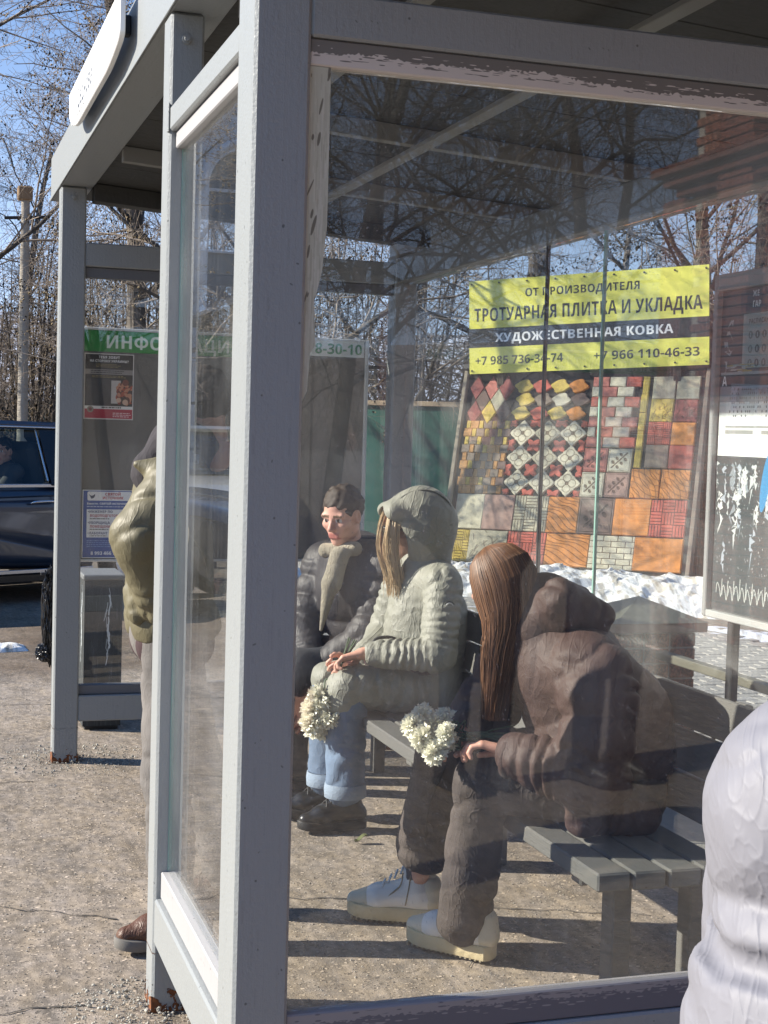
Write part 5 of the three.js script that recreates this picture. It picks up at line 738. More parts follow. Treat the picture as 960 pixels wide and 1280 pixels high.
// footwear: heel on the ground, d = the way the toe points
function footwear(t, kind, heel, d, mats, L = .29, pitch = 0) {
  d = d.clone().normalize(); const up = V(0, 1, 0), side = up.clone().cross(d).negate(), q = new THREE.Matrix4().makeBasis(d, up, side); if (pitch) q.multiply(new THREE.Matrix4().makeRotationZ(pitch)); q.setPosition(heel);
  const put = (n, g, m, l) => wpart(t, n, g.applyMatrix4(q), m, l), W = L * .155;
  const sole = new THREE.Shape(); sole.moveTo(0, -W * .75); sole.bezierCurveTo(L * .3, -W * .85, L * .5, -W * .95, L * .72, -W); sole.bezierCurveTo(L * 1.03, -W * .95, L * 1.03, W * .85, L * .74, W * .9); sole.bezierCurveTo(L * .5, W * .8, L * .3, W * .75, 0, W * .72); sole.bezierCurveTo(-L * .06, W * .5, -L * .06, -W * .5, 0, -W * .75);
  const th = kind === 'sneaker' ? .044 : .034, sg = new THREE.ExtrudeGeometry(sole, { depth: th - .012, bevelEnabled: true, bevelSize: .006, bevelThickness: .006, bevelSegments: 2, curveSegments: 10 }); sg.rotateX(-Math.PI / 2); sg.translate(0, .006, 0);
  const P = sg.attributes.position; for (let i = 0; i < P.count; i++) P.setY(i, P.getY(i) + .012 * Math.pow(clamp(P.getX(i) / L - .6, 0, .5) / .4, 2)); put('sole', toCreasedNormals(uvBox(strip(sg)), .6), mats[1]);
  const hi = kind === 'sneaker' ? .158 : kind === 'boot' ? .20 : .11, K = { k: .028 };
  put('upper', blob([cap(V(L * .06, th + .022, 0), V(L * .62, th + .018, 0), W * .86, W * .88, K), cap(V(L * .62, th + .014, 0), V(L * .86, th + .008, 0), W * .88, W * .62, K), cap(V(L * .16, th + .04, 0), V(L * .20, hi, 0), W * .88, W * (kind === 'boot' ? 1.05 : .9), { k: .03, f: .0025, n: 60 }), cap(V(L * .22, th + .06, 0), V(L * .60, th + .028, 0), W * .80, W * .68, K), ell(V(L * .2, hi + .055, 0), .045, .05, .045, { k: .008, cut: 1 }), ell(V(L * .4, th - .055, 0), L, .055, .2, { k: .004, cut: 1 })], .0048, null, .02), mats[0]);
  const lace = []; for (let i = 0; i < 6; i++) { const x = L * (.64 - i * .068), y = th + .055 + i * .016; lace.push(tube([V(x, y - .012, -W * .62), V(x - .006, y + .008, 0), V(x + .004, y - .012, W * .62)], .0034, 5)); } lace.push(tube([V(L * .27, th + .13, .0), V(L * .33, th + .135, .03), V(L * .37, th + .10, .045), V(L * .34, th + .07, .05)], .003, 5)); put('laces', merge(lace), mats[2]);
  if (kind === 'sneaker') { for (const q of [-1, 1]) put('side_seam', merge([tube([V(L * .60, th + .012, q * W * .93), V(L * .44, th + .050, q * W * .86), V(L * .36, th + .075, q * W * .80), V(L * .34, th + .112, q * W * .74)], .0024, 4, 14), tube([V(L * .30, th + .012, q * W * .98), V(L * .27, th + .06, q * W * .97), V(L * .25, th + .11, q * W * .88)], .0022, 4, 12)]), mats[4] || mats[1]); put('tread', (() => { const a = []; for (let i = 0; i < 16; i++) a.push(bx(L * (.02 + i * .058), L * (.02 + i * .058) + .007, -.004, .010, -W * .82, W * .82, .001)); return merge(a); })(), mats[4] || mats[1]); put('toe_cap', blob([cap(V(L * .74, th + .012, 0), V(L * .88, th + .006, 0), W * .86, W * .64, K), ell(V(L * .4, th - .052, 0), L, .055, .2, { k: .004, cut: 1 }), ell(V(L * .45, th + .05, 0), L * .26, .12, .2, { k: .005, cut: 1 })], .0048, null, .02), mats[3] || mats[0]); put('heel_patch', blob([cap(V(L * .035, th + .025, 0), V(L * .05, hi * .72, 0), W * .92, W * .84, K), ell(V(L * .52, .08, 0), L * .34, .2, .2, { k: .004, cut: 1 }), ell(V(L * .4, th - .055, 0), L, .055, .2, { k: .004, cut: 1 })], .0048, null, .02), mats[3] || mats[0]); }
}

// flowers
const petalGeo = (() => { const g = new THREE.PlaneGeometry(1, 1, 5, 3), p = g.attributes.position; for (let i = 0; i < p.count; i++) { const u = p.getX(i), v = p.getY(i) + .5, w = .25 + .75 * v; p.setXYZ(i, u * w, v + (v > .9 ? .08 * Math.cos(u * 26) : 0), .16 * Math.sin(u * 13) * v + .25 * v * v); } return strip(g); })();
const mPetal = new THREE.MeshPhysicalMaterial({ color: new THREE.Color(.94, .93, .80), roughness: .95, transmission: .3, thickness: 0, side: THREE.DoubleSide }), mStem = mat([.06, .10, .05], .7);
function bloom(c, up, R, r) { const gs = [], q0 = new THREE.Quaternion().setFromUnitVectors(V(0, 1, 0), up.clone().normalize()); for (let i = 0; i < 84; i++) { const t = Math.sqrt((i + .5) / 84), a = i * 2.4 + r() * .4, tilt = t * 1.95, d = V(Math.sin(tilt) * Math.cos(a), Math.cos(tilt), Math.sin(tilt) * Math.sin(a)).applyQuaternion(q0), g = petalGeo.clone(), s = R * (.74 + .26 * r()); const side = V(r() - .5, r() - .5, r() - .5).cross(d).normalize(); g.applyMatrix4(new THREE.Matrix4().makeBasis(side.clone().multiplyScalar(s * .8), d.clone().multiplyScalar(s), side.clone().cross(d).multiplyScalar(s * .8)).setPosition(c.clone().addScaledVector(d, R * .16))); gs.push(g); } return merge(gs); }
function bouquet(label, base, blooms, hold, seed, R = .034) {
  const t = thing('carnation_bunch', label, 'flowers', base), r = rng(seed);
  for (const c of blooms) { const d = c.clone().sub(hold).normalize(); wpart(t, 'bloom', bloom(c, d.clone().add(V(r() - .5, r() - .2, r() - .5).multiplyScalar(.7)), R * (.9 + .25 * r()), r), mPetal); wpart(t, 'stem', tube([c.clone().addScaledVector(d, -.012), c.clone().lerp(hold, .5).add(V((r() - .5) * .02, -.01, (r() - .5) * .02)), hold.clone().add(V((r() - .5) * .015, (r() - .5) * .015, (r() - .5) * .015)), hold.clone().addScaledVector(d, -.10)], .0028, 5), mStem);
    for (let k = 0; k < 2; k++) { const a = c.clone().lerp(hold, .3 + .3 * r()); wpart(t, 'leaf', tube([a, a.clone().add(V((r() - .5) * .05, .02 * r(), (r() - .5) * .05)), a.clone().add(V((r() - .5) * .11, -.03, (r() - .5) * .11))], .0032, 4), mStem); } }
  return t;
}

// ---- seated woman in the sage green hooded coat
{
  const J = { pelvis: V(2.0, .57, -5.53), chest: V(1.955, .88, -5.53), neck: V(1.925, 1.03, -5.53), shL: V(1.965, .97, -5.35), shR: V(1.935, .97, -5.71), elL: V(1.915, .70, -5.28), elR: V(1.86, .70, -5.76), wrL: V(1.665, .69, -5.355), wrR: V(1.665, .635, -5.47), hipL: V(1.98, .55, -5.43), hipR: V(1.98, .55, -5.63), knL: V(1.605, .555, -5.39), knR: V(1.60, .55, -5.62), anL: V(1.61, .10, -5.375), anR: V(1.59, .10, -5.57), toeL: V(1.48, .05, -5.38), toeR: V(1.45, .05, -5.57) };
  const H = headAt(V(1.89, 1.165, -5.53), V(-1, -.12, -.08)), t = person('seated woman in a sage green hooded coat, holding drooping white carnations', [1.85, 0, -5.53], J, [[V(1.655, .695, -5.36), V(-.85, -.30, -.35), V(-.3, -.9, .1), V(-.3, .3, -.9), 1.0], [V(1.65, .64, -5.46), V(-.85, -.25, .25), V(-.2, .5, .9), V(-.3, .9, .2), 1.1]], H);
  const mCoat = cloth([.235, .235, .195], .6, { bumpScale: .0028 }), F = { f: .0085, n: 84 };
  wear(t, 'coat', [cap(J.pelvis.clone().add(V(.0, -.02, 0)), V(1.975, .80, -5.53), .160, .155, { k: .07, f: .009, n: 44, s: 3 }), cap(V(1.965, .76, -5.53), V(1.95, .93, -5.53), .158, .125, { k: .06, f: .009, n: 48 }), cap(V(1.97, .955, -5.40), V(1.955, .955, -5.66), .090, .090, { k: .06, f: .004, n: 20 }), cap(V(1.94, .99, -5.53), V(1.92, 1.04, -5.53), .085, .078, { k: .05 }),
    cap(V(1.97, .96, -5.345), J.elL.clone().add(V(0, 0, .035)), .076, .068, { k: .014, ...F, s: 1 }), cap(J.elL.clone().add(V(0, 0, .035)), V(1.69, .695, -5.345), .068, .053, { k: .010, f: .0105, n: 104, s: 2 }), cap(J.shR, J.elR, .078, .070, { k: .03, ...F, s: 5 }), cap(J.elR, V(1.685, .64, -5.49), .068, .052, { k: .02, ...F, s: 6 }),
    cap(V(1.97, .555, -5.44), V(1.60, .555, -5.395), .115, .082, { k: .014, f: .009, n: 46, s: 8 }), cap(V(1.97, .55, -5.62), V(1.60, .545, -5.62), .115, .082, { k: .02, f: .009, n: 46, s: 9 }), cap(V(1.62, .545, -5.39), V(1.585, .505, -5.385), .080, .074, { k: .02, f: .006, n: 60 }), cap(V(1.66, .53, -5.5), V(1.78, .54, -5.5), .055, .07, { k: .03 }),
    ell(V(1.625, .69, -5.36), .05, .042, .042, { k: .006, cut: 1 })], .0066, mCoat);
  // hood
  const hc = H.at(0, .02, -.03); wear(t, 'hood', [ell(H.at(0, .03, -.035), .126, .138, .148, { m: H.m, k: .02, f: .009, n: 9, s: 2 }), cap(V(1.955, 1.03, -5.53), H.at(0, -.02, -.06), .105, .110, { k: .06, f: .004, n: 24 }), cap(H.at(-.08, .082, .085), H.at(.08, .082, .085), .026, .026, { k: .05 }), ell(H.at(0, -.015, .085), .094, .115, .125, { m: H.m, k: .012, cut: 1 }), ell(H.at(0, -.18, .13), .12, .16, .12, { m: H.m, k: .02, cut: 1 })], .0055, mCoat);
  const seam = []; for (const s of [-.045, .045]) { const p = []; for (let k = 0; k < 9; k++) { const a = lerp(.85, -1.2, k / 8); p.push(H.at(s * 1.25, .03 + Math.cos(a) * .1245, -.035 + Math.sin(a) * .1335)); } seam.push(tube(p, .0035, 5, 30)); } wpart(t, 'hood_seam', merge(seam), mCoat);
  const badge = new THREE.CylinderGeometry(.024, .024, .006, 18); badge.rotateX(Math.PI / 2); badge.translate(1.957, .885, -5.245); wpart(t, 'sleeve_badge', strip(badge), mat([.10, .105, .095], .7)); const bl = new THREE.TorusGeometry(.015, .0035, 6, 16); bl.translate(1.957, .885, -5.241); wpart(t, 'badge_ring', strip(bl), mat([.5, .5, .46], .6));
  const mBlond = mat([.52, .39, .235], .55); wpart(t, 'hair', strands(420, 12, (i, r) => { const s = i % 2 ? 1 : -1, x = s * (.045 + r() * .035), z = .045 + r() * .05; return [H.at(x * .8, .09 - r() * .02, z), H.at(x * 1.1, .02, z + .02), H.at(x * 1.05, -.07, z + .025 + r() * .02), H.at(x * .9 + (r() - .5) * .02, -.15 - r() * .05, z + .02), H.at(x * .8 + (r() - .5) * .04, -.20 - r() * .07, z + .03 * r())]; }, .0022, .0008, 3), mBlond);
  const gl = [rod(H.at(-.075, .008, .02), H.at(-.062, .008, .088), .004), rod(H.at(.075, .008, .02), H.at(.062, .008, .088), .004), rod(H.at(-.02, .01, .106), H.at(.02, .01, .106), .003)]; for (const s of [-1, 1]) { const l = new THREE.SphereGeometry(.028, 12, 8); l.scale(1, .85, .22); l.applyMatrix4(frame(H.at(s * .035, .0, .100), H.l, H.u, H.f)); gl.push(l); } wpart(t, 'sunglasses', merge(gl), mat([.012, .011, .011], .12));
  const mJean = cloth([.125, .165, .23], .85); const fade = (x, y, z) => { const n = 1 + .5 * N3(x * 6, y * 3.5, z * 6) + .25 * N3(x * 20, y * 9, z * 20); return [n, n, n]; };
  wear(t, 'jeans', [cap(V(1.60, .50, -5.39), V(1.60, .17, -5.375), .078, .075, { k: .02, f: .007, n: 30 }), cap(V(1.595, .50, -5.61), V(1.58, .17, -5.57), .078, .075, { k: .02, f: .007, n: 30, s: 4 })], .0075, cloth([.115, .165, .245], .85, { vertexColors: true }), null, fade);
  for (const [x, z] of [[1.60, -5.375], [1.58, -5.57]]) { const c = new THREE.LatheGeometry([[.072, 0], [.081, .002], [.083, .03], [.080, .055], [.073, .057], [.071, .03], [.072, 0]].map(p => new THREE.Vector2(...p)), 26); c.translate(x, .135, z); wpart(t, 'cuff', strip(c), cloth([.24, .30, .38], .9)); }
  const mb = [mat([.012, .012, .012], .28), mat([.015, .015, .015], .6), mat([.02, .02, .02], .6)]; footwear(t, 'boot', V(1.67, .012, -5.375), V(-1, 0, .03), mb, .265); footwear(t, 'boot', V(1.65, .012, -5.57), V(-1, 0, -.02), mb, .265);
  bouquet('two drooping white carnations held by the woman in the hooded coat', [1.5, .46, -5.4], [V(1.475, .475, -5.40), V(1.515, .40, -5.42), V(1.50, .52, -5.39), V(1.465, .425, -5.38), V(1.53, .455, -5.36)], V(1.585, .655, -5.40), 5, .045);
  const b = thing('handbag', 'soft dark maroon bag on the lap of the woman in the hooded coat', 'bag', [1.78, .6, -5.45]); wear(b, 'bag_body', [cap(V(1.72, .655, -5.43), V(1.90, .645, -5.38), .045, .055, { k: .03, f: .008, n: 26 }), cap(V(1.74, .65, -5.50), V(1.90, .65, -5.50), .05, .05, { k: .03, f: .008, n: 26 })], .008, mat([.045, .022, .026], .5)); wpart(b, 'strap', tube([V(1.72, .67, -5.42), V(1.72, .73, -5.44), V(1.80, .74, -5.45), V(1.86, .69, -5.44)], .007, 6), mDark);
}
// ---- seated man beyond her, dark puffer jacket with fleece lining
{
  const J = { pelvis: V(1.95, .56, -6.17), chest: V(1.86, .86, -6.13), neck: V(1.80, 1.03, -6.10), shL: V(1.945, .97, -5.99), shR: V(1.745, .96, -6.27), elL: V(1.83, .68, -5.90), elR: V(1.64, .68, -6.22), wrL: V(1.665, .545, -5.97), wrR: V(1.61, .545, -6.04), hipL: V(1.93, .54, -6.07), hipR: V(1.92, .54, -6.27), knL: V(1.55, .54, -5.98), knR: V(1.52, .54, -6.26), anL: V(1.555, .10, -6.02), anR: V(1.51, .10, -6.235), toeL: V(1.43, .05, -5.99), toeR: V(1.38, .05, -6.22) };
  const H = headAt(V(1.757, 1.185, -6.06), V(-.72, -.28, .62)), t = person('seated man in a dark puffer jacket with pale fleece lining, leaning forward', [1.8, 0, -6.15], J, [[V(1.655, .535, -5.97), V(-.6, -.75, -.1), V(-.4, .1, -.8), V(-.7, .5, .3), .9], [V(1.615, .535, -6.03), V(-.4, -.85, .1), V(.2, .0, .9), V(-.7, .5, .2), .9]], H);
  const mJ = cloth([.028, .025, .028], .6), F = { f: .010, n: 70 };
  wear(t, 'jacket', [cap(V(1.95, .60, -6.17), J.chest, .175, .185, { k: .06, q: .10, qa: .014 }), cap(J.shL, J.shR, .098, .098, { k: .06 }), cap(J.chest, V(1.80, 1.0, -6.11), .14, .10, { k: .05 }), cap(J.shL, J.elL, .086, .080, { k: .025, q: .085, qa: .018, ...F }), cap(J.elL, V(1.675, .56, -5.97), .080, .056, { k: .02, ...F, s: 2 }), cap(J.shR, J.elR, .086, .078, { k: .025, q: .085, qa: .018, ...F, s: 3 }), cap(J.elR, V(1.625, .56, -6.05), .076, .056, { k: .02, ...F, s: 4 }), cap(V(1.93, 1.0, -6.0), V(1.90, 1.04, -6.22), .07, .07, { k: .04, f: .006, n: 20 }), cap(V(1.70, .98, -5.99), V(1.665, .70, -6.02), .028, .03, { k: .012, cut: 1 })], .0085, mJ);
  wpart(t, 'sleeve_patch', obox(.03, .03, .004, frame(V(1.93, .915, -5.892), V(.9, 0, -.4).normalize(), V(0, 1, 0), V(.4, 0, .9).normalize())), mat([.5, .5, .5], .7));
  wear(t, 'fleece_lining', [cap(V(1.715, 1.02, -5.985), V(1.685, .90, -5.965), .030, .034, { k: .02, f: .003, n: 60 }), cap(V(1.685, .90, -5.965), V(1.655, .70, -5.985), .034, .008, { k: .02, f: .003, n: 60 }), cap(V(1.74, 1.02, -5.98), V(1.705, .90, -5.96), .03, .026, { k: .03, f: .003, n: 60 }), cap(V(1.80, 1.045, -6.0), V(1.70, 1.03, -6.10), .032, .032, { k: .03, f: .003, n: 70 })], .005, mat([.50, .45, .35], .95, { bumpMap: rp(grainTex, 9), bumpScale: .012 }));
  wpart(t, 'hair', shortHair(H), mat([.035, .022, .014], .7));
  wear(t, 'trousers', [ell(V(1.93, .545, -6.17), .15, .11, .16, { k: .05 }), cap(J.hipL, J.knL, .10, .078, { k: .04, f: .007, n: 22 }), cap(J.hipR, J.knR, .10, .078, { k: .04, f: .007, n: 22 }), cap(J.knL, V(1.55, .12, -6.02), .076, .066, { k: .02, f: .007, n: 26 }), cap(J.knR, V(1.50, .12, -6.24), .076, .066, { k: .02, f: .007, n: 26 })], .009, cloth([.03, .032, .038], .9));
  const mb = [mat([.02, .02, .02], .4), mat([.02, .02, .02], .7), mat([.03, .03, .03], .7)]; footwear(t, 'boot', V(1.615, .012, -6.03), V(-1, 0, .2), mb, .29); footwear(t, 'boot', V(1.57, .012, -6.24), V(-1, 0, .1), mb, .29);
}
// ---- woman bent forward in the brown puffer, long hair hanging
{
  const J = { pelvis: V(1.95, .56, -3.80), chest: V(1.80, .84, -3.83), neck: V(1.685, .985, -3.86), shL: V(1.80, .90, -3.63), shR: V(1.74, .89, -4.05), elL: V(1.73, .60, -3.60), elR: V(1.62, .66, -4.10), wrL: V(1.605, .66, -3.74), wrR: V(1.53, .68, -3.96), hipL: V(1.93, .55, -3.71), hipR: V(1.93, .55, -3.90), knL: V(1.565, .555, -3.87), knR: V(1.53, .60, -4.08), anL: V(1.583, .11, -3.972), anR: V(1.525, .12, -4.298), toeL: V(1.48, .05, -4.095), toeR: V(1.375, .05, -4.375) };
  const H = headAt(V(1.618, 1.105, -3.90), V(-.42, -.52, -.74), V(-.25, 1, -.2), .95), t = person('woman bent forward in a dark brown puffer jacket, long hair hanging down', [1.75, 0, -3.85], J, [[V(1.595, .665, -3.75), V(-.75, .15, -.5), V(-.3, -.9, 0), V(-.4, .2, -.9), .9], [V(1.525, .68, -3.95), V(-.7, .0, .5), V(-.3, -.9, 0), V(-.4, .2, .9), .9]], H);
  const mJ = cloth([.052, .027, .022], .68, { bumpScale: .0016 }), Q = { q: .125, qa: .016 };
  wear(t, 'puffer_jacket', [cap(V(1.955, .545, -3.80), V(1.90, .72, -3.80), .162, .192, { k: .05, f: .009, n: 46, ...Q }), cap(V(1.90, .70, -3.80), V(1.80, .87, -3.83), .198, .160, { k: .05, f: .009, n: 44, ...Q, s: 2 }), cap(V(1.79, .90, -3.70), V(1.76, .90, -3.97), .120, .120, { k: .04, f: .010, n: 46 }), cap(V(1.77, .90, -3.83), V(1.69, .98, -3.86), .13, .095, { k: .05 }),
    cap(J.shL, V(1.76, .63, -3.565), .104, .100, { k: .014, f: .014, n: 58, ...Q, s: 4 }), cap(V(1.76, .63, -3.565), V(1.605, .655, -3.725), .098, .064, { k: .014, f: .013, n: 74, s: 5 }), cap(J.shR, J.elR, .095, .095, { k: .02, f: .012, n: 56, ...Q, s: 6 }), cap(J.elR, V(1.56, .67, -3.99), .09, .062, { k: .015, f: .012, n: 72, s: 7 }), cap(V(1.95, .50, -3.63), V(1.76, .515, -3.60), .055, .05, { k: .04, f: .012, n: 70 })], .0068, mJ);
  { const c = new THREE.TorusGeometry(.050, .016, 8, 24), d = V(-.155, .025, -.16).normalize(); c.applyQuaternion(new THREE.Quaternion().setFromUnitVectors(V(0, 0, 1), d)); c.translate(1.592, .657, -3.738); wpart(t, 'cuff', strip(c), mJ); }
  wear(t, 'hood', [ell(V(1.755, 1.065, -3.80), .096, .070, .112, { k: .03, f: .014, n: 14 }), cap(V(1.72, 1.09, -3.74), V(1.83, 1.035, -3.74), .060, .056, { k: .02, f: .012, n: 60 }), cap(V(1.72, 1.09, -3.92), V(1.83, 1.03, -3.90), .060, .056, { k: .02, f: .012, n: 60 }), cap(V(1.70, 1.0, -3.85), V(1.73, 1.07, -3.85), .10, .09, { k: .03 })], .0066, mJ);
  const mH = [mat([.135, .065, .034], .5), mat([.23, .115, .058], .48), mat([.085, .040, .022], .55)];
  wpart(t, 'hair', hairCap(H, [ell(V(0, .034, -.02), .086, .100, .106, { k: .01, f: .003, n: 30 }), ell(V(0, -.045, .10), .060, .075, .07, { k: .02, cut: 1 }), ell(V(0, -.17, -.01), .12, .10, .12, { k: .02, cut: 1 })]), mH[0]);
  for (let q = 0; q < 3; q++) wpart(t, 'hair', strands(760, 31 + q, (i, r) => { // from the parting over the near side and front, then straight down
    const phi = lerp(-2.35, 2.35, r()), cs = Math.cos(phi), sn = Math.sin(phi), k = lerp(.97, 1.07, r()), p0 = H.at(sn * .012, .135, -.02 - cs * .012), p1 = H.at(sn * .058 * k, .112, -.02 - cs * .068 * k), p2 = H.at(sn * .088 * k, .03, -.02 - cs * .106 * k), p3 = H.at(sn * .084 * k, -.06, -.015 - cs * .098 * k);
    const end = V(lerp(p3.x, 1.562, .62) + (r() - .5) * .02, .735 + Math.pow(r(), 1.8) * .17, lerp(p3.z, -3.87, .6) + (r() - .5) * .02); end.x = Math.min(end.x, 1.615); return [p0, p1, p2, p3.clone().lerp(end, .12).add(V(-.01, 0, 0)), p3.clone().lerp(end, .5).add(V((r() - .5) * .012 - .008, 0, (r() - .5) * .012)), end]; }, .0019, .0007, 3), mH[q]);
  const mT = cloth([.052, .043, .040], .9, { vertexColors: true, bumpScale: .0025 }), fade = (x, y, z) => { const n = 1.25 + .7 * N3(x * 6, y * 4, z * 6) + .2 * N3(x * 30, y * 14, z * 30); return [n, n * .97, n * .95]; };
  wear(t, 'trousers', [ell(V(1.93, .55, -3.80), .16, .12, .18, { k: .05 }), cap(J.hipL, J.knL, .110, .083, { k: .03, f: .007, n: 26 }), cap(J.hipR, J.knR, .11, .092, { k: .03, f: .007, n: 26, s: 3 }), cap(J.knL, V(1.560, .125, -3.975), .080, .082, { k: .02, f: .008, n: 24, s: 5 }), cap(J.knR, V(1.53, .265, -4.25), .088, .092, { k: .02, f: .008, n: 24, s: 7 })], .0085, mT, null, fade);
  const seam = [V(1.535, .665, -3.985), V(1.49, .56, -4.00), V(1.475, .42, -4.08), V(1.49, .30, -4.145)]; wpart(t, 'trouser_seam', tube(seam, .004, 5, 24), mT);
  const st = mat([.30, .26, .18], .8), wh = mat([.72, .71, .67], .55), so = mat([.60, .50, .30], .7, { bumpMap: rp(grainTex, 6), bumpScale: .002 }), tc = mat([.60, .55, .42], .65), lc = mat([.74, .73, .70], .8);
  footwear(t, 'sneaker', V(1.575, .012, -4.275), V(-.247, 0, -.125), [wh, so, lc, tc, st], .285); footwear(t, 'sneaker', V(1.622, .012, -3.925), V(-.17, 0, -.20), [wh, so, lc, tc, st], .285);
  wpart(t, 'sock', blob([cap(V(1.522, .15, -4.298), V(1.525, .215, -4.29), .038, .042, { k: .01 })], .006, null, .02), mat([.10, .09, .09], .9));
  bouquet('round bunch of white carnations on the knees of the bent woman', [1.47, .7, -3.99], [V(1.425, .715, -3.91), V(1.385, .685, -3.89), V(1.45, .685, -3.865), V(1.41, .65, -3.85), V(1.46, .72, -3.92), V(1.365, .715, -3.92), V(1.44, .70, -3.84), V(1.40, .735, -3.93)], V(1.56, .69, -3.86), 15, .0335);
}
// ---- man standing outside the opening
{
  const J = { pelvis: V(.745, .95, -4.43), chest: V(.745, 1.27, -4.43), neck: V(.785, 1.46, -4.43), shL: V(.735, 1.395, -4.25), shR: V(.765, 1.40, -4.61), elL: V(.622, 1.225, -4.215), elR: V(.76, 1.13, -4.68), wrL: V(.70, 1.05, -4.30), wrR: V(.74, .97, -4.62), hipL: V(.745, .92, -4.34), hipR: V(.75, .92, -4.52), knL: V(.728, .50, -4.31), knR: V(.86, .50, -4.53), anL: V(.785, .10, -4.26), anR: V(.97, .10, -4.53), toeL: V(.64, .05, -4.24), toeR: V(.83, .05, -4.53) };
  const H = headAt(V(.815, 1.60, -4.43), V(-.75, -.25, -.6)), t = person('man standing beside the front post in an olive jacket and grey jeans', [.745, 0, -4.43], J, [[V(.715, 1.06, -4.33), V(.4, -.85, -.3), V(.3, 0, -.9), V(-.9, 0, 0), .9], [V(.74, .97, -4.62), V(.1, -.95, .2), V(.5, -.1, .6), V(-.8, .1, .2), .8]], H);
  const m = cloth([.135, .118, .066], .55, { bumpScale: .0012 }), F = { f: .009, n: 40 };
  wear(t, 'jacket', [cap(V(.745, 1.03, -4.43), V(.745, 1.28, -4.43), .122, .122, { k: .05, f: .008, n: 30 }), cap(V(.745, 1.03, -4.36), V(.745, 1.28, -4.34), .122, .10, { k: .04, f: .009, n: 30, s: 3 }), cap(V(.745, 1.04, -4.50), V(.745, 1.28, -4.52), .122, .10, { k: .05, f: .012, n: 34, s: 4 }), cap(V(.745, 1.38, -4.28), V(.765, 1.38, -4.58), .082, .082, { k: .05, f: .008, n: 40 }), cap(V(.745, 1.36, -4.43), V(.775, 1.44, -4.43), .11, .09, { k: .05 }), cap(V(.665, 1.42, -4.27), V(.615, 1.435, -4.275), .04, .012, { k: .04 }),
    cap(V(.705, 1.375, -4.24), J.elL, .074, .086, { k: .016, ...F, s: 5 }), cap(J.elL, V(.69, 1.03, -4.255), .084, .066, { k: .016, ...F, s: 6 }), cap(J.shR, J.elR, .080, .078, { k: .02, ...F }), cap(J.elR, J.wrR, .078, .06, { k: .02, ...F }), cap(V(.650, 1.34, -4.30), V(.635, .99, -4.31), .030, .036, { k: .016, f: .010, n: 60 }), cap(V(.655, 1.02, -4.34), V(.66, .985, -4.44), .045, .045, { k: .02, f: .008, n: 60 })], .0068, m);
  wear(t, 'jacket_hem', [cap(V(.715, .965, -4.35), V(.79, .965, -4.35), .100, .096, { k: .05, f: .007, n: 80 }), cap(V(.715, .965, -4.50), V(.79, .965, -4.50), .100, .096, { k: .05, f: .007, n: 80 }), ell(V(.75, .83, -4.43), .3, .085, .3, { k: .01, cut: 1 })], .008, m);
  wear(t, 'shirt_hem', [cap(V(.715, .895, -4.36), V(.79, .895, -4.36), .082, .082, { k: .05 }), cap(V(.715, .895, -4.49), V(.79, .895, -4.49), .082, .082, { k: .05 })], .012, cloth([.045, .022, .024], .9));
  wear(t, 'hooded_collar', [cap(V(.665, 1.415, -4.335), V(.745, 1.50, -4.33), .058, .062, { k: .04, f: .006, n: 50 }), cap(V(.745, 1.50, -4.33), V(.86, 1.48, -4.43), .062, .072, { k: .04, f: .006, n: 50 }), cap(V(.70, 1.42, -4.52), V(.76, 1.50, -4.53), .055, .06, { k: .04 }), cap(V(.76, 1.50, -4.53), V(.86, 1.48, -4.43), .06, .072, { k: .04 }), cap(V(.665, 1.40, -4.31), V(.668, 1.27, -4.295), .038, .022, { k: .04 })], .0075, cloth([.032, .028, .032], .9));
  wpart(t, 'hair', shortHair(H), mat([.04, .026, .017], .7));
  const fade = (x, y, z) => { const n = 1 + .35 * N3(x * 8, y * 6, z * 8) + .2 * N3(x * 26, y * 16, z * 26); return [n, n, n]; };
  wear(t, 'jeans', [ell(V(.75, .92, -4.43), .125, .12, .165, { k: .05 }), cap(J.hipL, J.knL, .096, .074, { k: .03, f: .006, n: 30 }), cap(J.hipR, J.knR, .096, .074, { k: .03, f: .006, n: 30 }), cap(J.knL, V(.745, .12, -4.265), .073, .066, { k: .02, f: .008, n: 46 }), cap(J.knR, V(.96, .12, -4.53), .073, .066, { k: .02, f: .008, n: 46 })], .0072, cloth([.14, .128, .118], .9, { vertexColors: true }), null, fade);
  const mb = [mat([.095, .042, .022], .5, { bumpMap: rp(softTex, 9), bumpScale: .002 }), mat([.16, .15, .135], .8), mat([.05, .025, .015], .7)]; footwear(t, 'shoe', V(.845, .014, -4.255), V(-1, 0, .10), mb, .285); footwear(t, 'shoe', V(1.03, .014, -4.53), V(-1, 0, 0), mb, .285);
}
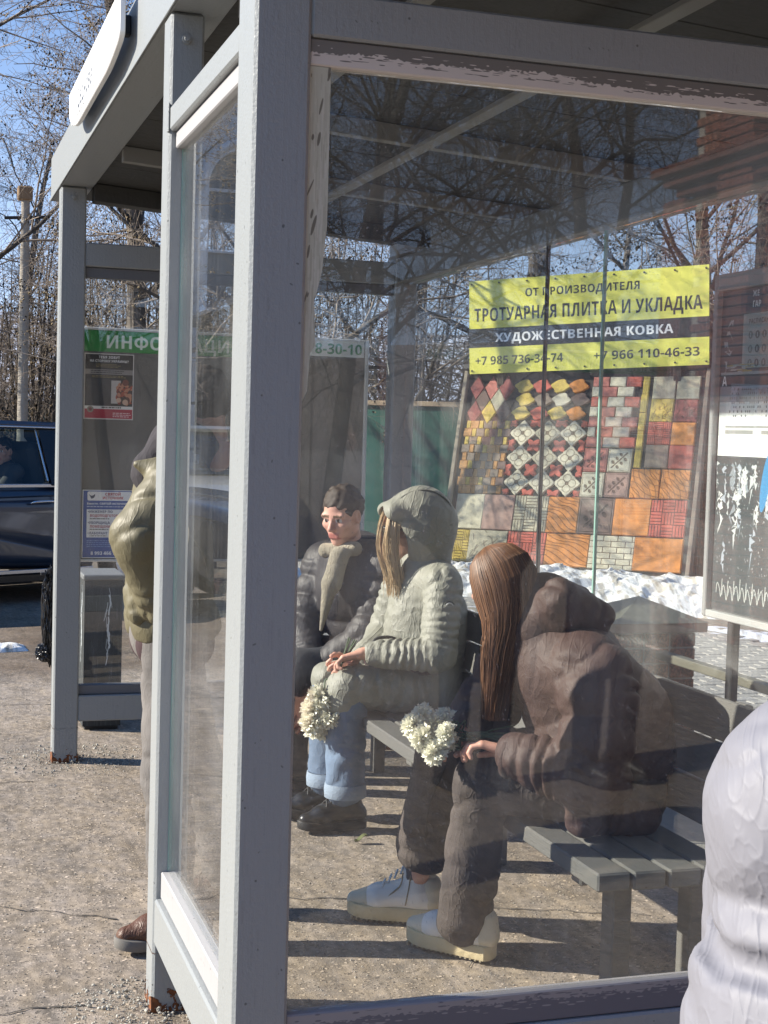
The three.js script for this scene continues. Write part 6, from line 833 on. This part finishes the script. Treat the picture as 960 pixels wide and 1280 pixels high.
// ---- bystander in the pale puffer in front of the glass
{
  const J = { pelvis: V(0.920, .88, -1.15), chest: V(0.910, 1.16, -1.15), neck: V(0.900, 1.34, -1.15), shL: V(0.740, 1.27, -1.02), shR: V(1.070, 1.27, -1.30), elL: V(0.705, 1.02, -.99), elR: V(1.140, 1.02, -1.33), wrL: V(0.740, .80, -1.08), wrR: V(1.120, .80, -1.42), hipL: V(0.860, .86, -1.09), hipR: V(0.990, .86, -1.21), knL: V(0.860, .47, -1.09), knR: V(0.990, .47, -1.21), anL: V(0.860, .09, -1.07), anR: V(0.990, .09, -1.19), toeL: V(0.800, .05, -1.19), toeR: V(0.920, .05, -1.31) };
  const H = headAt(V(0.890, 1.475, -1.17), V(-.45, 0, -.9)), t = person('person in a pale lavender puffer coat close to the camera at the right edge', [.92, 0, -1.15], J, [[V(0.740, .80, -1.08), V(.05, -1, -.1), V(0.740, 0, .5), V(-.5, 0, -.8), .5], [V(1.120, .80, -1.42), V(0, -1, -.1), V(-.8, 0, -.5), V(-.5, 0, -.8), .5]], H);
  const m = cloth([.185, .183, .205], .6, { bumpScale: .0016 }), F = { f: .007, n: 40 };
  const D = V(-.012, 0, 0), q = (x, y, z) => V(x, y, z).add(D);
  wear(t, 'puffer_coat', [cap(q(.92, .72, -1.15), q(.91, 1.14, -1.15), .19, .175, { k: .06, q: .26, qa: .014, f: .006, n: 16 }), cap(q(.86, .75, -1.09), q(.84, 1.15, -1.08), .15, .13, { k: .05, q: .26, qa: .012, f: .006, n: 16 }), cap(q(.99, .75, -1.21), q(.99, 1.15, -1.22), .15, .13, { k: .06 }), cap(q(.79, 1.225, -1.06), q(1.04, 1.225, -1.27), .112, .11, { k: .07, f: .005, n: 20 }), cap(q(.91, 1.22, -1.15), q(.90, 1.33, -1.15), .13, .095, { k: .06 }),
    cap(q(.75, 1.24, -1.03), q(.716, 1.0, -1.0), .098, .098, { k: .04, q: .2, qo: .625, qa: .026, f: .006, n: 36, s: 2 }), cap(q(.716, 1.0, -1.0), q(.745, .82, -1.07), .097, .068, { k: .03, q: .2, qa: .014, f: .009, n: 18, s: 3 }), cap(J.shR, J.elR, .096, .096, { k: .04, q: .135, qa: .016 }), cap(J.elR, q(1.12, .82, -1.41), .095, .068, { k: .03 }),
    ...[[1.165, .103, .0], [.985, .108, .3]].flatMap(([y, R, tilt]) => { const a = []; for (let i = 0; i < 12; i++) { const p = t => q(.733 + Math.cos(t) * R, y + .03 * Math.cos(t + tilt) + .004 * Math.sin(5 * t), -1.015 + Math.sin(t) * R), t0 = i / 12 * 6.2832; a.push(cap(p(t0), p(t0 + .5236), .0135, .0135, { k: .008, cut: 1 })); } return a; })], .006, m);
  wear(t, 'collar', [cap(V(0.810, 1.36, -1.10), V(0.910, 1.37, -1.05), .035, .035, { k: .03 }), cap(V(0.910, 1.37, -1.05), V(0.990, 1.36, -1.15), .035, .035, { k: .03 }), cap(V(0.990, 1.36, -1.15), V(0.920, 1.35, -1.24), .035, .035, { k: .03 }), cap(V(0.920, 1.35, -1.24), V(0.810, 1.36, -1.10), .035, .035, { k: .03 })], .009, m);
  wpart(t, 'hair', shortHair(H), mat([.12, .07, .035], .6));
  wear(t, 'trousers', [ell(V(0.920, .86, -1.15), .15, .12, .15, { k: .05 }), cap(J.hipL, J.knL, .09, .066, { k: .03 }), cap(J.hipR, J.knR, .09, .066, { k: .03 }), cap(J.knL, V(0.860, .12, -1.07), .065, .058, { k: .02, f: .006, n: 30 }), cap(J.knR, V(0.990, .12, -1.19), .065, .058, { k: .02, f: .006, n: 30 })], .011, cloth([.03, .03, .036], .9));
  const mb = [mat([.03, .03, .03], .5), mat([.03, .03, .03], .7), mat([.05, .05, .05], .7)]; footwear(t, 'boot', V(0.885, .012, -1.02), V(-.45, 0, -.9), mb, .26); footwear(t, 'boot', V(1.020, .012, -1.14), V(-.45, 0, -.9), mb, .26);
}
// ---- two bystanders beside the camera, mirrored in the near pane
for (const [x, z, turn, sc, label, c, hc] of [[2.34, .28, -.5, 1.0, 'bystander in a long dark coat mirrored in the near glass', [.02, .02, .024], [.03, .02, .014]], [2.98, .30, -.9, 1.0, 'bystander in a dark navy jacket mirrored at the right of the near glass', [.018, .022, .035], [.10, .06, .03]]]) {
  const f = V(Math.sin(turn) * -.4, 0, -1).normalize(), l = V(0, 1, 0).cross(f), o = (a, y, b) => V(x, 0, z).addScaledVector(l, a * sc).addScaledVector(f, b * sc).setY(y * sc);
  const J = { pelvis: o(0, .97, 0), chest: o(0, 1.28, 0), neck: o(0, 1.47, 0), shL: o(.19, 1.41, 0), shR: o(-.19, 1.41, 0), elL: o(.25, 1.14, .0), elR: o(-.25, 1.14, 0), wrL: o(.15, 1.0, .07), wrR: o(-.15, 1.0, .07), hipL: o(.10, .93, 0), hipR: o(-.10, .93, 0), knL: o(.11, .51, .02), knR: o(-.11, .51, .02), anL: o(.11, .10, 0), anR: o(-.11, .10, 0), toeL: o(.13, .05, .13), toeR: o(-.13, .05, .13) };
  const H = headAt(o(0, 1.62, .02), f), t = person(label, [x, 0, z], J, [[o(.11, .98, .03), V(0, -1, 0), l.clone().negate(), f.clone(), .5], [o(-.11, .98, .03), V(0, -1, 0), l.clone(), f.clone(), .5]], H), m = cloth(c, .8);
  wear(t, 'coat', [cap(o(-.06, .62, 0), o(-.05, 1.3, 0), .15, .13, { k: .06, f: .006, n: 20 }), cap(o(.06, .62, 0), o(.05, 1.3, 0), .15, .13, { k: .06, f: .006, n: 20 }), cap(J.shL, J.shR, .08, .08, { k: .06 }), cap(J.chest, J.neck, .12, .075, { k: .05 }), cap(J.shL, J.elL, .075, .065, { k: .03, f: .006, n: 50 }), cap(J.elL, J.wrL, .065, .05, { k: .02, f: .006, n: 50 }), cap(J.shR, J.elR, .075, .065, { k: .03, f: .006, n: 50 }), cap(J.elR, J.wrR, .065, .05, { k: .02, f: .006, n: 50 })], .018, m);
  wear(t, 'trousers', [cap(J.hipL, J.knL, .10, .07, { k: .03 }), cap(J.hipR, J.knR, .10, .07, { k: .03 }), cap(J.knL, o(.11, .12, 0), .07, .062, { k: .02, f: .006, n: 40 }), cap(J.knR, o(-.11, .12, 0), .07, .062, { k: .02, f: .006, n: 40 })], .013, cloth([.02, .022, .03], .9)); wpart(t, 'hair', shortHair(H), mat(hc, .7));
  const mb = [mat([.02, .02, .02], .5), mat([.03, .03, .03], .7), mat([.03, .03, .03], .7)]; footwear(t, 'shoe', o(.11, .012, -.09), f, mb, .28); footwear(t, 'shoe', o(-.11, .012, -.09), f, mb, .28);
}
// ---- driver in the dark car
{
  const o = navyCar.localToWorld ? (navyCar.updateMatrixWorld(true), (x, y, z) => navyCar.localToWorld(V(x, y, z))) : null, f = V(-.875, 0, .485);
  const J = { pelvis: o(.28, .78, .38), chest: o(.36, 1.02, .38), neck: o(.37, 1.16, .38), shL: o(.35, 1.11, .56), shR: o(.35, 1.11, .20), elL: o(.18, .94, .60), elR: o(.18, .94, .16), wrL: o(-.10, 1.03, .50), wrR: o(-.10, 1.03, .27), hipL: o(.24, .77, .47), hipR: o(.24, .77, .29), knL: o(-.16, .84, .48), knR: o(-.16, .84, .28), anL: o(-.40, .50, .46), anR: o(-.40, .50, .30), toeL: o(-.54, .48, .46), toeR: o(-.54, .48, .30) };
  const H = headAt(o(.33, 1.285, .40), f.clone().add(V(.5, 0, .8).multiplyScalar(.5)), V(0, 1, 0), .95), t = person('driver in dark clothes seen through the window of the dark blue SUV', J.pelvis.toArray().map((q, i) => i === 1 ? .5 : q), J, [[o(-.10, 1.03, .50), V(-.6, .6, .2), V(.3, .3, -.8), V(0, 1, 0), 1.2], [o(-.10, 1.03, .27), V(-.6, .6, -.2), V(.3, .3, .8), V(0, 1, 0), 1.2]], H);
  const m = cloth([.03, .03, .034], .8); wear(t, 'jacket', [cap(J.pelvis, J.chest, .15, .15, { k: .06 }), cap(J.shL, J.shR, .078, .078, { k: .06 }), cap(J.chest, J.neck, .12, .075, { k: .05 }), cap(J.shL, J.elL, .066, .058, { k: .02 }), cap(J.elL, J.wrL, .058, .042, { k: .02 }), cap(J.shR, J.elR, .066, .058, { k: .02 }), cap(J.elR, J.wrR, .058, .042, { k: .02 })], .014, m);
  wear(t, 'trousers', [cap(J.hipL, J.knL, .088, .068, { k: .03 }), cap(J.hipR, J.knR, .088, .068, { k: .03 }), cap(J.knL, J.anL, .066, .055, { k: .02 }), cap(J.knR, J.anR, .066, .055, { k: .02 })], .014, m); wpart(t, 'hair', shortHair(H), mat([.02, .015, .012], .7));
}

scene.traverse(o => { if (o.isMesh) { o.castShadow = true; o.receiveShadow = true; } });
renderer.render(scene, camera);
